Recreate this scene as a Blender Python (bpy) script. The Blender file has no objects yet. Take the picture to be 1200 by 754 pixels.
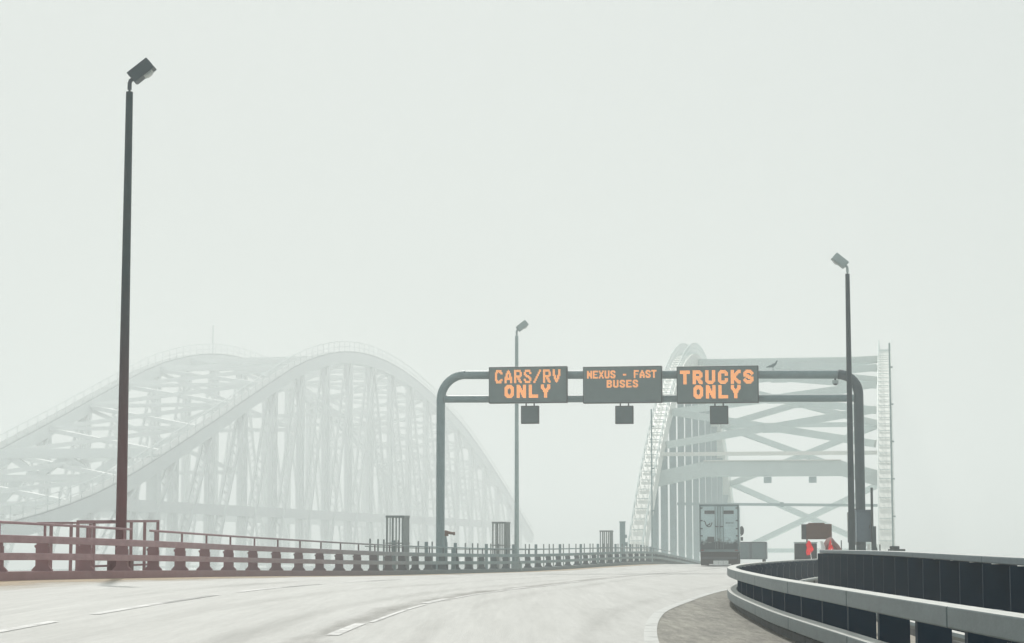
import bpy, bmesh, math, random
from mathutils import Vector, Matrix
random.seed(7)
S = bpy.context.scene
COL = S.collection
R = math.radians

# ------------------------------------------------------------------ camera
EYE = 1.15
cam_d = bpy.data.cameras.new('camera')
cam_d.sensor_width = 36.0
cam_d.lens = 74.6
cam_d.clip_start = 0.2
cam_d.clip_end = 9000
cam = bpy.data.objects.new('camera', cam_d)
cam.location = (0, 0, EYE)
cam.rotation_euler = (R(90 + 6.04), 0, 0)
COL.objects.link(cam)
S.camera = cam

# ------------------------------------------------------------------ light
SUN_EL, SUN_AZ = 47.0, -9.0          # azimuth measured from +Y towards +X
W = bpy.data.worlds.new('World')
S.world = W
W.use_nodes = True
wn = W.node_tree.nodes
wl = W.node_tree.links
bg = wn['Background']
sky = wn.new('ShaderNodeTexSky')
sky.sky_type = 'NISHITA'
sky.sun_disc = False
sky.sun_elevation = R(SUN_EL)
sky.sun_rotation = R(SUN_AZ)
sky.dust_density = 6.0
sky.air_density = 1.0
sky.ozone_density = 1.0
mixs = wn.new('ShaderNodeMixRGB')
mixs.inputs[0].default_value = 0.90        # a closed layer of stratus over the clear sky
mixs.inputs[2].default_value = (7.1, 7.65, 7.4, 1)
wl.new(sky.outputs[0], mixs.inputs[1])
wl.new(mixs.outputs[0], bg.inputs[0])
bg.inputs[1].default_value = 0.10
sd = bpy.data.lights.new('sun', 'SUN')
sd.energy = 3.0
sd.angle = R(1.2)
sd.color = (1.0, 0.965, 0.91)
sun = bpy.data.objects.new('sun', sd)
dv = Vector((math.sin(R(SUN_AZ)) * math.cos(R(SUN_EL)), math.cos(R(SUN_AZ)) * math.cos(R(SUN_EL)), math.sin(R(SUN_EL))))
sun.rotation_euler = (-dv).to_track_quat('-Z', 'Y').to_euler()
sun.location = dv * 100
COL.objects.link(sun)
S.view_settings.view_transform = 'Standard'
S.view_settings.look = 'None'
S.view_settings.exposure = -0.11
S.view_settings.gamma = 1.0
S.view_settings.use_curve_mapping = False
S.render.engine = 'CYCLES'
S.cycles.use_denoising = True
S.cycles.volume_bounces = 4
S.cycles.max_bounces = 8
S.cycles.diffuse_bounces = 3
S.cycles.glossy_bounces = 3
S.cycles.transparent_max_bounces = 12

# ------------------------------------------------------------------ materials
def mat(name, c1, c2=None, rough=0.6, metal=0.0, scale=3.0, stretch=(1, 1, 1), bump=0.0, bscale=None,
        emit=None, estr=1.0, spec=0.5, contrast=0.35):
    m = bpy.data.materials.new(name)
    m.use_nodes = True
    nt = m.node_tree
    b = nt.nodes['Principled BSDF']
    b.inputs['Roughness'].default_value = rough
    b.inputs['Metallic'].default_value = metal
    b.inputs['Specular IOR Level'].default_value = spec
    c2 = c2 or tuple(x * 0.8 for x in c1)
    tc = nt.nodes.new('ShaderNodeNewGeometry')
    mp = nt.nodes.new('ShaderNodeMapping')
    mp.inputs['Scale'].default_value = stretch
    nt.links.new(tc.outputs['Position'], mp.inputs['Vector'])
    nz = nt.nodes.new('ShaderNodeTexNoise')
    nz.inputs['Scale'].default_value = scale
    nz.inputs['Detail'].default_value = 6
    nz.inputs['Roughness'].default_value = 0.65
    nt.links.new(mp.outputs['Vector'], nz.inputs['Vector'])
    rp = nt.nodes.new('ShaderNodeValToRGB')
    rp.color_ramp.elements[0].position = 0.5 - contrast / 2
    rp.color_ramp.elements[1].position = 0.5 + contrast / 2
    rp.color_ramp.elements[0].color = (*c2, 1)
    rp.color_ramp.elements[1].color = (*c1, 1)
    nt.links.new(nz.outputs['Fac'], rp.inputs['Fac'])
    nt.links.new(rp.outputs['Color'], b.inputs['Base Color'])
    if bump:
        n2 = nt.nodes.new('ShaderNodeTexNoise')
        n2.inputs['Scale'].default_value = bscale or scale * 8
        n2.inputs['Detail'].default_value = 4
        nt.links.new(mp.outputs['Vector'], n2.inputs['Vector'])
        bp = nt.nodes.new('ShaderNodeBump')
        bp.inputs['Strength'].default_value = bump
        bp.inputs['Distance'].default_value = 0.01
        nt.links.new(n2.outputs['Fac'], bp.inputs['Height'])
        nt.links.new(bp.outputs['Normal'], b.inputs['Normal'])
    if emit:
        b.inputs['Emission Color'].default_value = (*emit, 1)
        b.inputs['Emission Strength'].default_value = estr
    m['ramp'] = rp.name
    return m

def leak_tint_mat(name, leak_tint, leak_tint2, paint, paint2, axis, lo, hi, rough=0.6):
    """warm light-leak tint put into the colour, taking over from the paint towards one end of a steel member, with a ragged edge"""
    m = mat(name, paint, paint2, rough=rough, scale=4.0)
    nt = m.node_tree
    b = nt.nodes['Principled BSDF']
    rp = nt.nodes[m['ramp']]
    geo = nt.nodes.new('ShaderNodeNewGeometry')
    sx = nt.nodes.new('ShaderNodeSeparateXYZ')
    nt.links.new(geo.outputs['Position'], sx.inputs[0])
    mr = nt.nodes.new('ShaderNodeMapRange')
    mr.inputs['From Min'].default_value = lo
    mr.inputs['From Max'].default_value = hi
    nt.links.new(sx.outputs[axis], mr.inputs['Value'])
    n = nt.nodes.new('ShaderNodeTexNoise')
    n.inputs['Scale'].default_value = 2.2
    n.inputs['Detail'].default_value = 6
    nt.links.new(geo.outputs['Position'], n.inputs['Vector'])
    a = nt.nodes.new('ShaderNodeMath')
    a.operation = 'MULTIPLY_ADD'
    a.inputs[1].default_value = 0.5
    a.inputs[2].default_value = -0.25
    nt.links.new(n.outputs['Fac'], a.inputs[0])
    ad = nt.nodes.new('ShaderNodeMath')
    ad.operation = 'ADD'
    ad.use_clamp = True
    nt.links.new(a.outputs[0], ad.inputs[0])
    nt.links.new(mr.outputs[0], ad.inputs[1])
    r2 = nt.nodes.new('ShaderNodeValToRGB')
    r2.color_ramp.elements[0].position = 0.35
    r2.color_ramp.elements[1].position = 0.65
    r2.color_ramp.elements[0].color = (*leak_tint2, 1)
    r2.color_ramp.elements[1].color = (*leak_tint, 1)
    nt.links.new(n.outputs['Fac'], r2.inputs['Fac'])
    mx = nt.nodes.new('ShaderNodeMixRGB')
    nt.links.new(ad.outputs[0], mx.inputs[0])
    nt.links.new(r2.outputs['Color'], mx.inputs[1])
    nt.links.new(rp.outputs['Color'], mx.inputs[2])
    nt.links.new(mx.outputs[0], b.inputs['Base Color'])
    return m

def veil_mat(name, col, scale, stretch, lo, hi, rough=0.8, maxa=0.8):
    """thin worn film: colour shows only where a noise is high"""
    m = bpy.data.materials.new(name)
    m.use_nodes = True
    nt = m.node_tree
    b = nt.nodes['Principled BSDF']
    b.inputs['Base Color'].default_value = (*col, 1)
    b.inputs['Roughness'].default_value = rough
    geo = nt.nodes.new('ShaderNodeNewGeometry')
    mp = nt.nodes.new('ShaderNodeMapping')
    mp.inputs['Scale'].default_value = stretch
    nt.links.new(geo.outputs['Position'], mp.inputs['Vector'])
    n = nt.nodes.new('ShaderNodeTexNoise')
    n.inputs['Scale'].default_value = scale
    n.inputs['Detail'].default_value = 7
    n.inputs['Roughness'].default_value = 0.7
    nt.links.new(mp.outputs['Vector'], n.inputs['Vector'])
    at = nt.nodes.new('ShaderNodeAttribute')
    at.attribute_name = 'cover'
    mu = nt.nodes.new('ShaderNodeMath')
    mu.operation = 'ADD'
    nt.links.new(n.outputs['Fac'], mu.inputs[0])
    nt.links.new(at.outputs['Fac'], mu.inputs[1])
    mr = nt.nodes.new('ShaderNodeMapRange')
    mr.inputs['From Min'].default_value = lo
    mr.inputs['From Max'].default_value = hi
    mr.inputs['To Max'].default_value = maxa
    nt.links.new(mu.outputs[0], mr.inputs['Value'])
    nt.links.new(mr.outputs[0], b.inputs['Alpha'])
    return m

def streaked(m, scale, stretch, lo, hi):
    """a second, finer grain multiplied into the base colour"""
    nt = m.node_tree
    b = nt.nodes['Principled BSDF']
    src = b.inputs['Base Color'].links[0].from_socket
    geo = nt.nodes.new('ShaderNodeNewGeometry')
    mp = nt.nodes.new('ShaderNodeMapping')
    mp.inputs['Scale'].default_value = stretch
    nt.links.new(geo.outputs['Position'], mp.inputs['Vector'])
    n = nt.nodes.new('ShaderNodeTexNoise')
    n.inputs['Scale'].default_value = scale
    n.inputs['Detail'].default_value = 8
    n.inputs['Roughness'].default_value = 0.75
    nt.links.new(mp.outputs['Vector'], n.inputs['Vector'])
    mr = nt.nodes.new('ShaderNodeMapRange')
    mr.inputs['From Min'].default_value = 0.3
    mr.inputs['From Max'].default_value = 0.7
    mr.inputs['To Min'].default_value = lo
    mr.inputs['To Max'].default_value = hi
    nt.links.new(n.outputs['Fac'], mr.inputs['Value'])
    mx = nt.nodes.new('ShaderNodeMixRGB')
    mx.blend_type = 'MULTIPLY'
    mx.inputs[0].default_value = 1.0
    nt.links.new(src, mx.inputs[1])
    nt.links.new(mr.outputs[0], mx.inputs[2])
    nt.links.new(mx.outputs[0], b.inputs['Base Color'])
    return m

def sunlit_tops(m, col):
    """sunlit brightness put into the colour of the upward faces"""
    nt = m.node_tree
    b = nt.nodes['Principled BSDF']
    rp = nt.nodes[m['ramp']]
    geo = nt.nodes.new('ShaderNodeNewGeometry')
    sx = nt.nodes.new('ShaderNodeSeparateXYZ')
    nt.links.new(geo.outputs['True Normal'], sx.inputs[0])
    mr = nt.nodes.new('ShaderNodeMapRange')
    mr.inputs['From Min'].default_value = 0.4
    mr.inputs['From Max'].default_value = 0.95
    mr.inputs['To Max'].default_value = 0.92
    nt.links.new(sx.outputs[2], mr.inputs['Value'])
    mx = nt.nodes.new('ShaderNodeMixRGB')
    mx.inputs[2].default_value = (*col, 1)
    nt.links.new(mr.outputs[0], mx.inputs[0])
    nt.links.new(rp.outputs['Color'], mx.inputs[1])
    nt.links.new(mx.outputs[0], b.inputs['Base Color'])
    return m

M = {}
M['road'] = mat('road_concrete', (0.46, 0.463, 0.447), (0.375, 0.378, 0.36), rough=0.6, scale=0.8, stretch=(2.4, 0.13, 1), bump=0.4, bscale=26, contrast=0.45)
streaked(M['road'], 3.0, (2.5, 0.10, 1), 0.86, 1.10)
streaked(M['road'], 14.0, (1.0, 0.5, 1), 0.88, 1.10)
M['shoulder'] = mat('shoulder_asphalt', (0.30, 0.288, 0.25), (0.18, 0.173, 0.153), rough=0.9, scale=2.2, stretch=(1.3, 0.14, 1), bump=0.6, bscale=14, contrast=0.4)
streaked(M['shoulder'], 9.0, (1.0, 0.10, 1), 0.6, 1.35)
streaked(M['shoulder'], 30.0, (1.0, 0.15, 1), 0.8, 1.2)
M['walk'] = mat('walkway_concrete', (0.42, 0.39, 0.33), (0.30, 0.28, 0.24), rough=0.8, scale=2.5, bump=0.3, contrast=0.4)
M['mark'] = veil_mat('worn_white_paint', (0.70, 0.70, 0.69), 1.6, (1.0, 0.7, 1), 0.1, 0.55, rough=0.6, maxa=0.9)
M['edge_paint'] = veil_mat('scuffed_edge_paint', (0.58, 0.59, 0.575), 1.6, (1.0, 0.7, 1), 0.0, 0.5, rough=0.7, maxa=0.9)
M['seam'] = veil_mat('tar_seam', (0.16, 0.145, 0.12), 1.1, (1.5, 0.35, 1), 0.52, 1.05, maxa=0.45)
M['dirt'] = veil_mat('road_dirt', (0.47, 0.36, 0.235), 0.9, (1.0, 0.3, 1), 0.3, 0.95, maxa=0.85)
M['streak'] = veil_mat('tyre_streaks', (0.25, 0.245, 0.225), 0.55, (1.3, 0.12, 1), 0.48, 1.0, maxa=0.28)
M['steel_l'] = streaked(leak_tint_mat('parapet_steel', (0.38, 0.215, 0.235), (0.31, 0.17, 0.185), (0.17, 0.265, 0.28), (0.13, 0.21, 0.225), 1, 58, 105), 4.0, (0.5, 0.5, 2.5), 0.8, 1.15)  # brown near end is a light-leak tint painted into the steel colour
M['post_l'] = leak_tint_mat('parapet_post_steel', (0.33, 0.165, 0.175), (0.28, 0.14, 0.148), (0.075, 0.115, 0.125), (0.058, 0.093, 0.103), 1, 58, 105)
M['kerb_l'] = leak_tint_mat('parapet_kerb_steel', (0.30, 0.145, 0.155), (0.25, 0.118, 0.126), (0.11, 0.165, 0.18), (0.085, 0.13, 0.14), 1, 58, 105)
M['galv'] = sunlit_tops(mat('galvanised_rail', (0.10, 0.148, 0.158), (0.052, 0.08, 0.088), rough=0.45, metal=0.0, scale=1.6, stretch=(1, 1, 3), contrast=0.65, bump=0.25, bscale=9), (0.60, 0.61, 0.58))  # pale tops are sunlight painted into the colour
M['navy'] = mat('navy_painted_steel', (0.001, 0.027, 0.056), (0.001, 0.02, 0.042), rough=0.6, scale=4, contrast=0.5, spec=0.2)
M['kerb_r'] = mat('dark_kerb', (0.10, 0.11, 0.115), (0.06, 0.068, 0.072), rough=0.8, scale=3, bump=0.3)
streaked(M['galv'], 5.0, (0.6, 0.6, 2.5), 0.78, 1.12)
M['cap'] = sunlit_tops(mat('weathered_cap_rail', (0.12, 0.165, 0.19), (0.075, 0.11, 0.13), rough=0.5, scale=4, contrast=0.5), (0.5, 0.52, 0.51))
M['pole_leak_tint'] = leak_tint_mat('lamp_mast_steel', (0.13, 0.017, 0.022), (0.105, 0.013, 0.017), (0.004, 0.036, 0.042), (0.003, 0.029, 0.034), 2, 2.0, 8.5)  # brown lower mast is painted light-leak tint
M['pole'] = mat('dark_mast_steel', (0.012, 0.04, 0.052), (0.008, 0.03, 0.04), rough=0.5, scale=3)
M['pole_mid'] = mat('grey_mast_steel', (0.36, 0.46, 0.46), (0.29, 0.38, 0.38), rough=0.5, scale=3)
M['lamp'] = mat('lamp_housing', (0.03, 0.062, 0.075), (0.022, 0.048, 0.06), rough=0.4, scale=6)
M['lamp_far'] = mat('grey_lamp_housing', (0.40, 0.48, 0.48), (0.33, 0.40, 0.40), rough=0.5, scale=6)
M['lens'] = mat('lamp_lens', (0.72, 0.74, 0.72), (0.45, 0.5, 0.5), rough=0.15, scale=12, contrast=0.3)
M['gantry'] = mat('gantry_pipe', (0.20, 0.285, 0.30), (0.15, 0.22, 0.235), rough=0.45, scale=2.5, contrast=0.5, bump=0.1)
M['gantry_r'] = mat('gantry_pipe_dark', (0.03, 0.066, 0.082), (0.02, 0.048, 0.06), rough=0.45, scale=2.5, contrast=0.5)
M['sign'] = mat('sign_face', (0.15, 0.205, 0.205), (0.12, 0.17, 0.17), rough=0.65, scale=2.5, contrast=0.5)
M['sign_edge'] = mat('sign_casing', (0.055, 0.075, 0.078), None, rough=0.5, scale=5)
M['signal'] = mat('signal_face', (0.085, 0.13, 0.135), (0.07, 0.11, 0.115), rough=0.5, scale=5)
M['led'] = mat('amber_led', (0.3, 0.12, 0.05), None, rough=0.5, emit=(1.0, 0.40, 0.13), estr=1.2)
M['new'] = mat('pale_green_bridge_paint', (0.66, 0.75, 0.735), (0.57, 0.66, 0.645), rough=0.55, scale=0.9, contrast=0.5)
M['new_pale'] = mat('pale_rib_paint', (0.82, 0.83, 0.79), (0.74, 0.76, 0.72), rough=0.5, scale=0.8, contrast=0.5)  # pale rib tone; on the portal it paints in sunlit top edges
M['new_dark'] = mat('bridge_hanger_paint', (0.33, 0.44, 0.45), (0.26, 0.355, 0.365), rough=0.55, scale=1.2, contrast=0.5)
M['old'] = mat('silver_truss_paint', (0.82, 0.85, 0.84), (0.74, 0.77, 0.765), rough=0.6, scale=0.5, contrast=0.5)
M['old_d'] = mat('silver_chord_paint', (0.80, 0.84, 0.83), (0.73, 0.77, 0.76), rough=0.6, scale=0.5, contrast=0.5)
M['cage'] = mat('grey_cage_steel', (0.24, 0.28, 0.28), (0.17, 0.205, 0.205), rough=0.5, scale=6)
M['brown'] = mat('brown_painted_sheet', (0.135, 0.058, 0.036), (0.085, 0.042, 0.03), rough=0.7, scale=4, contrast=0.5)
M['tarp'] = mat('red_brown_tarpaulin', (0.15, 0.035, 0.028), (0.10, 0.026, 0.02), rough=0.75, scale=4, contrast=0.5)
M['red'] = mat('red_flag_cloth', (0.93, 0.015, 0.02), (0.75, 0.012, 0.018), rough=0.75, scale=6)
def backlit(m, share):
    """thin cloth that lets the sun through"""
    nt = m.node_tree
    b = nt.nodes['Principled BSDF']
    tr_ = nt.nodes.new('ShaderNodeBsdfTranslucent')
    nt.links.new(b.inputs['Base Color'].links[0].from_socket, tr_.inputs['Color'])
    ms = nt.nodes.new('ShaderNodeMixShader')
    ms.inputs[0].default_value = share
    nt.links.new(b.outputs[0], ms.inputs[1])
    nt.links.new(tr_.outputs[0], ms.inputs[2])
    nt.links.new(ms.outputs[0], nt.nodes['Material Output'].inputs['Surface'])
backlit(M['red'], 0.6)
M['white'] = mat('white_plastic', (0.8, 0.81, 0.8), (0.65, 0.67, 0.66), rough=0.5, scale=5)
M['dark'] = mat('dark_box_paint', (0.04, 0.06, 0.068), (0.028, 0.044, 0.05), rough=0.6, scale=4)
M['cabinet'] = mat('blue_grey_cabinet', (0.088, 0.145, 0.185), (0.072, 0.12, 0.155), rough=0.5, scale=3)
M['rubber'] = mat('tyre_rubber', (0.012, 0.013, 0.014), None, rough=0.9, scale=8)
M['dull_top'] = mat('dulled_walkway_paint', (0.46, 0.49, 0.485), (0.38, 0.41, 0.405), rough=0.85, scale=0.8, spec=0.1)
M['trailer2'] = mat('grey_trailer_sheet', (0.125, 0.19, 0.205), (0.09, 0.15, 0.165), rough=0.55, scale=1.8, contrast=0.5)
M['rusty'] = mat('rusty_iron', (0.20, 0.10, 0.065), (0.10, 0.06, 0.045), rough=0.8, scale=9)
M['bird'] = mat('gull_plumage', (0.30, 0.36, 0.37), (0.22, 0.28, 0.29), rough=0.8, scale=9)
M['river'] = mat('river_water', (0.10, 0.13, 0.13), (0.07, 0.1, 0.1), rough=0.25, scale=0.05, bump=0.3, bscale=0.5)
M['logo'] = mat('faded_dark_print', (0.05, 0.065, 0.07), None, rough=0.6)

def trailer_mat():
    """pale trailer sheet with road dirt splashed over its lower part, a ragged edge of its own"""
    m = mat('dirty_trailer_sheet', (0.52, 0.67, 0.69), (0.42, 0.54, 0.56), rough=0.5, scale=1.6, contrast=0.5)
    nt = m.node_tree
    b = nt.nodes['Principled BSDF']
    rp = nt.nodes[m['ramp']]
    geo = nt.nodes.new('ShaderNodeNewGeometry')
    sx = nt.nodes.new('ShaderNodeSeparateXYZ')
    nt.links.new(geo.outputs['Position'], sx.inputs[0])
    n = nt.nodes.new('ShaderNodeTexNoise')
    n.inputs['Scale'].default_value = 3.2
    n.inputs['Detail'].default_value = 8
    n.inputs['Roughness'].default_value = 0.7
    nt.links.new(geo.outputs['Position'], n.inputs['Vector'])
    a = nt.nodes.new('ShaderNodeMath')
    a.operation = 'MULTIPLY_ADD'
    a.inputs[1].default_value = 1.5
    a.inputs[2].default_value = -0.75
    nt.links.new(n.outputs['Fac'], a.inputs[0])
    ad = nt.nodes.new('ShaderNodeMath')
    ad.operation = 'ADD'
    nt.links.new(a.outputs[0], ad.inputs[0])
    nt.links.new(sx.outputs[2], ad.inputs[1])
    mr = nt.nodes.new('ShaderNodeMapRange')
    mr.inputs['From Min'].default_value = 1.35
    mr.inputs['From Max'].default_value = 1.65
    nt.links.new(ad.outputs[0], mr.inputs['Value'])
    mx = nt.nodes.new('ShaderNodeMixRGB')
    mx.inputs[1].default_value = (0.006, 0.03, 0.038, 1)
    nt.links.new(mr.outputs[0], mx.inputs[0])
    nt.links.new(rp.outputs['Color'], mx.inputs[2])
    nt.links.new(mx.outputs[0], b.inputs['Base Color'])
    return m
M['trailer'] = trailer_mat()

# ------------------------------------------------------------------ helpers
def tag(o, label=None, cat=None, group=None, kind=None):
    if label: o['label'] = label
    if cat: o['category'] = cat
    if group: o['group'] = group
    if kind: o['kind'] = kind
    return o

def thing(name, loc, rz=0.0, label=None, cat=None, group=None):
    o = bpy.data.objects.new(name, None)
    o.location = loc
    o.rotation_euler = (0, 0, rz)
    o.empty_display_size = 0.3
    COL.objects.link(o)
    return tag(o, label, cat, group)

class MB:
    def __init__(s):
        s.v, s.f = [], []
    def add(s, vs, fs):
        n = len(s.v)
        s.v += [tuple(v) for v in vs]
        s.f += [tuple(i + n for i in f) for f in fs]
        return s
    def box(s, c, d, rot=None):
        x, y, z = (q / 2 for q in d)
        vs = [Vector(p) for p in ((-x, -y, -z), (x, -y, -z), (x, y, -z), (-x, y, -z), (-x, -y, z), (x, -y, z), (x, y, z), (-x, y, z))]
        if rot: vs = [rot @ v for v in vs]
        c = Vector(c)
        return s.add([v + c for v in vs], [(0, 3, 2, 1), (4, 5, 6, 7), (0, 1, 5, 4), (1, 2, 6, 5), (2, 3, 7, 6), (3, 0, 4, 7)])
    def bar(s, a, b, w, h, up=(0, 0, 1)):
        a, b = Vector(a), Vector(b)
        t = (b - a).normalized()
        up = Vector(up)
        if abs(t.dot(up)) > 0.98: up = Vector((0, 1, 0))
        n = t.cross(up).normalized()
        q = n.cross(t).normalized()
        vs = []
        for p in (a, b):
            for i, j in ((-1, -1), (1, -1), (1, 1), (-1, 1)):
                vs.append(p + n * (i * w / 2) + q * (j * h / 2))
        return s.add(vs, [(3, 2, 1, 0), (4, 5, 6, 7), (0, 1, 5, 4), (1, 2, 6, 5), (2, 3, 7, 6), (3, 0, 4, 7)])
    def tube(s, pts, r, n=10, r2=None):
        pts = [Vector(p) for p in pts]
        m = len(pts)
        vs, fs = [], []
        prev = None
        for i, p in enumerate(pts):
            t = ((pts[min(i + 1, m - 1)] - pts[max(i - 1, 0)])).normalized()
            if prev is None:
                u = Vector((0, 0, 1)) if abs(t.z) < 0.9 else Vector((1, 0, 0))
                a = t.cross(u).normalized()
            else:
                a = (prev - t * prev.dot(t)).normalized()
            prev = a
            b = t.cross(a)
            rr = r if r2 is None else r + (r2 - r) * i / max(1, m - 1)
            for k in range(n):
                an = 2 * math.pi * k / n
                vs.append(p + a * (rr * math.cos(an)) + b * (rr * math.sin(an)))
        for i in range(m - 1):
            for k in range(n):
                k2 = (k + 1) % n
                fs.append((i * n + k, i * n + k2, (i + 1) * n + k2, (i + 1) * n + k))
        fs.append(tuple(range(n - 1, -1, -1)))
        fs.append(tuple((m - 1) * n + k for k in range(n)))
        return s.add(vs, fs)
    def prism(s, poly, y0, y1):
        """polygon in x,z extruded along y"""
        n = len(poly)
        vs = [(x, y0, z) for x, z in poly] + [(x, y1, z) for x, z in poly]
        fs = [tuple(range(n)), tuple(range(2 * n - 1, n - 1, -1))]
        for i in range(n):
            j = (i + 1) % n
            fs.append((i, n + i, n + j, j))
        return s.add(vs, fs)
    def sweep(s, pts, sec, caps=True):
        """section (offset to the right of travel, up) swept along plan curve pts"""
        m, k = len(pts), len(sec)
        vs, fs = [], []
        for i, p in enumerate(pts):
            a = Vector(pts[max(i - 1, 0)])
            b = Vector(pts[min(i + 1, m - 1)])
            t = (b - a)
            t.z = 0
            t.normalize()
            n = Vector((t.y, -t.x, 0))
            for o, h in sec:
                vs.append(Vector(p) + n * o + Vector((0, 0, h)))
        for i in range(m - 1):
            for j in range(k):
                j2 = (j + 1) % k
                fs.append((i * k + j, i * k + j2, (i + 1) * k + j2, (i + 1) * k + j))
        if caps:
            fs.append(tuple(range(k - 1, -1, -1)))
            fs.append(tuple((m - 1) * k + j for j in range(k)))
        return s.add(vs, fs)
    def mesh(s, name, m):
        me = bpy.data.meshes.new(name)
        me.from_pydata(s.v, [], s.f)
        bm = bmesh.new()
        bm.from_mesh(me)
        bmesh.ops.recalc_face_normals(bm, faces=bm.faces)
        bm.to_mesh(me)
        bm.free()
        me.materials.append(m)
        return me
    def build(s, name, m, parent=None, smooth=False, bevel=0.0, loc=None):
        me = s.mesh(name, m)
        o = bpy.data.objects.new(name, me)
        COL.objects.link(o)
        if parent: o.parent = parent
        if loc: o.location = loc
        if smooth:
            for p in me.polygons: p.use_smooth = True
            if hasattr(me, 'set_sharp_from_angle'): me.set_sharp_from_angle(angle=R(35))
        if bevel:
            b = o.modifiers.new('bevel', 'BEVEL')
            b.width = bevel
            b.segments = 2
            b.limit_method = 'ANGLE'
        return o

def inst(src, parent, loc, rz=0.0, name=None):
    o = src.copy()
    COL.objects.link(o)
    o.parent = parent
    o.location = loc
    o.rotation_euler = (0, 0, rz)
    return o

def copy_tree(o, parent=None):
    c = o.copy()
    COL.objects.link(c)
    c.parent = parent
    for ch in o.children: copy_tree(ch, c)
    return c

class Curve:
    """smooth curve through (x, y, ...) control rows, parametrised by y"""
    def __init__(s, rows):
        s.r = rows
    def at(s, y):
        r = s.r
        i = 0
        while i < len(r) - 2 and y > r[i + 1][1]: i += 1
        p1, p2 = r[i], r[i + 1]
        p0 = r[i - 1] if i > 0 else [2 * a - b for a, b in zip(p1, p2)]
        p3 = r[i + 2] if i + 2 < len(r) else [2 * b - a for a, b in zip(p1, p2)]
        h = p2[1] - p1[1]
        t = (y - p1[1]) / h
        out = []
        for c in range(len(p1)):
            if c == 1:
                out.append(y)
                continue
            m1 = (p2[c] - p0[c]) / (p2[1] - p0[1]) * h
            m2 = (p3[c] - p1[c]) / (p3[1] - p1[1]) * h
            t2, t3 = t * t, t * t * t
            out.append((2 * t3 - 3 * t2 + 1) * p1[c] + (t3 - 2 * t2 + t) * m1 + (-2 * t3 + 3 * t2) * p2[c] + (t3 - t2) * m2)
        return out
    def x(s, y): return s.at(y)[0]
    def z(s, y): return s.at(y)[2]
    def pts(s, y0, y1, step):
        n = max(1, round((y1 - y0) / step))
        return [Vector(s.at(y0 + (y1 - y0) * i / n)) for i in range(n + 1)]
    def walk(s, y0, y1, step):
        """points at equal distance, with the heading there"""
        out = []
        y = y0
        while y <= y1:
            a, b = Vector(s.at(y - 0.2)), Vector(s.at(y + 0.2))
            t = b - a
            out.append((Vector(s.at(y)), -math.atan2(t.x, t.y)))
            y += step / (math.hypot(t.x, t.y) / 0.4)
        return out

# ------------------------------------------------------------------ the alignment
LEFT = Curve([(-11.75, 4, .20), (-12.0, 20, .28), (-11.75, 34, .38), (-11.04, 46, .395), (-9.86, 56, .31), (-8.58, 69, .17), (-5.63, 88, -.06),
              (-3.5, 102, -.18), (1.0, 124, -.31), (10.75, 168, -.27), (14.2, 188, -.62), (18.2, 212, -1.22), (23.5, 243, -2.2)])
RIGHT = Curve([(3.0, 4, 0), (3.02, 11, 0), (3.1, 16, 0), (3.2, 20, 0), (3.5, 30, 0), (4.35, 43, 0), (5.95, 54, -.01), (8.2, 65, -.02), (10.9, 77, -.04),
               (15.5, 100, -.06), (19.8, 120, -.06), (24.2, 141, -.05), (30.0, 170, -.3), (33.8, 188, -.62), (38.8, 212, -1.22), (45.2, 243, -2.2)])
EDGE = Curve([(1.1, 4), (1.2, 12), (1.57, 24), (2.38, 35), (3.45, 43), (5.2, 54), (7.45, 65), (10.1, 77), (14.7, 100), (19.0, 120), (23.4, 141), (29.2, 170), (33, 188), (38, 212), (44.4, 243)])
LANE1 = Curve([(-2.1, 4), (-2.1, 24), (-1.95, 30), (-1.6, 37), (-.72, 46), (1.0, 58), (5.0, 87), (8.6, 107), (15.0, 141), (20.4, 170), (24, 188), (28.6, 212)])
LANE2 = Curve([(-5.8, 4), (-5.8, 24), (-5.65, 34), (-5.2, 45), (-3.7, 62), (-.6, 87), (3.1, 107), (9.4, 141), (15.1, 170), (18.7, 188), (23.2, 212)])

def road_z(x, y):
    l, r = LEFT.at(y), RIGHT.at(y)
    u = (x - l[0]) / (r[0] - l[0])
    return l[2] + (r[2] - l[2]) * u

def strip(name, fa, fb, y0, y1, step, m, lift=0.0, kind='structure', nx=1, thick=0.0, cover=None):
    vs, fs, cv = [], [], []
    n = max(1, round((y1 - y0) / step))
    for i in range(n + 1):
        y = y0 + (y1 - y0) * i / n
        a, b = fa(y), fb(y)
        for k in range(nx + 1):
            x = a + (b - a) * k / nx
            vs.append((x, y, road_z(x, y) + lift))
            if cover: cv.append(cover(k / nx, (i / n)))
    w = nx + 1
    for i in range(n):
        for k in range(nx):
            fs.append((i * w + k, i * w + k + 1, (i + 1) * w + k + 1, (i + 1) * w + k))
    me = bpy.data.meshes.new(name)
    me.from_pydata(vs, [], fs)
    me.materials.append(m)
    if cover:
        at = me.attributes.new('cover', 'FLOAT', 'POINT')
        at.data.foreach_set('value', cv)
    o = bpy.data.objects.new(name, me)
    COL.objects.link(o)
    o['kind'] = kind
    if thick:
        s = o.modifiers.new('slab', 'SOLIDIFY')
        s.thickness = thick
        s.offset = -1
    return o

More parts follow.
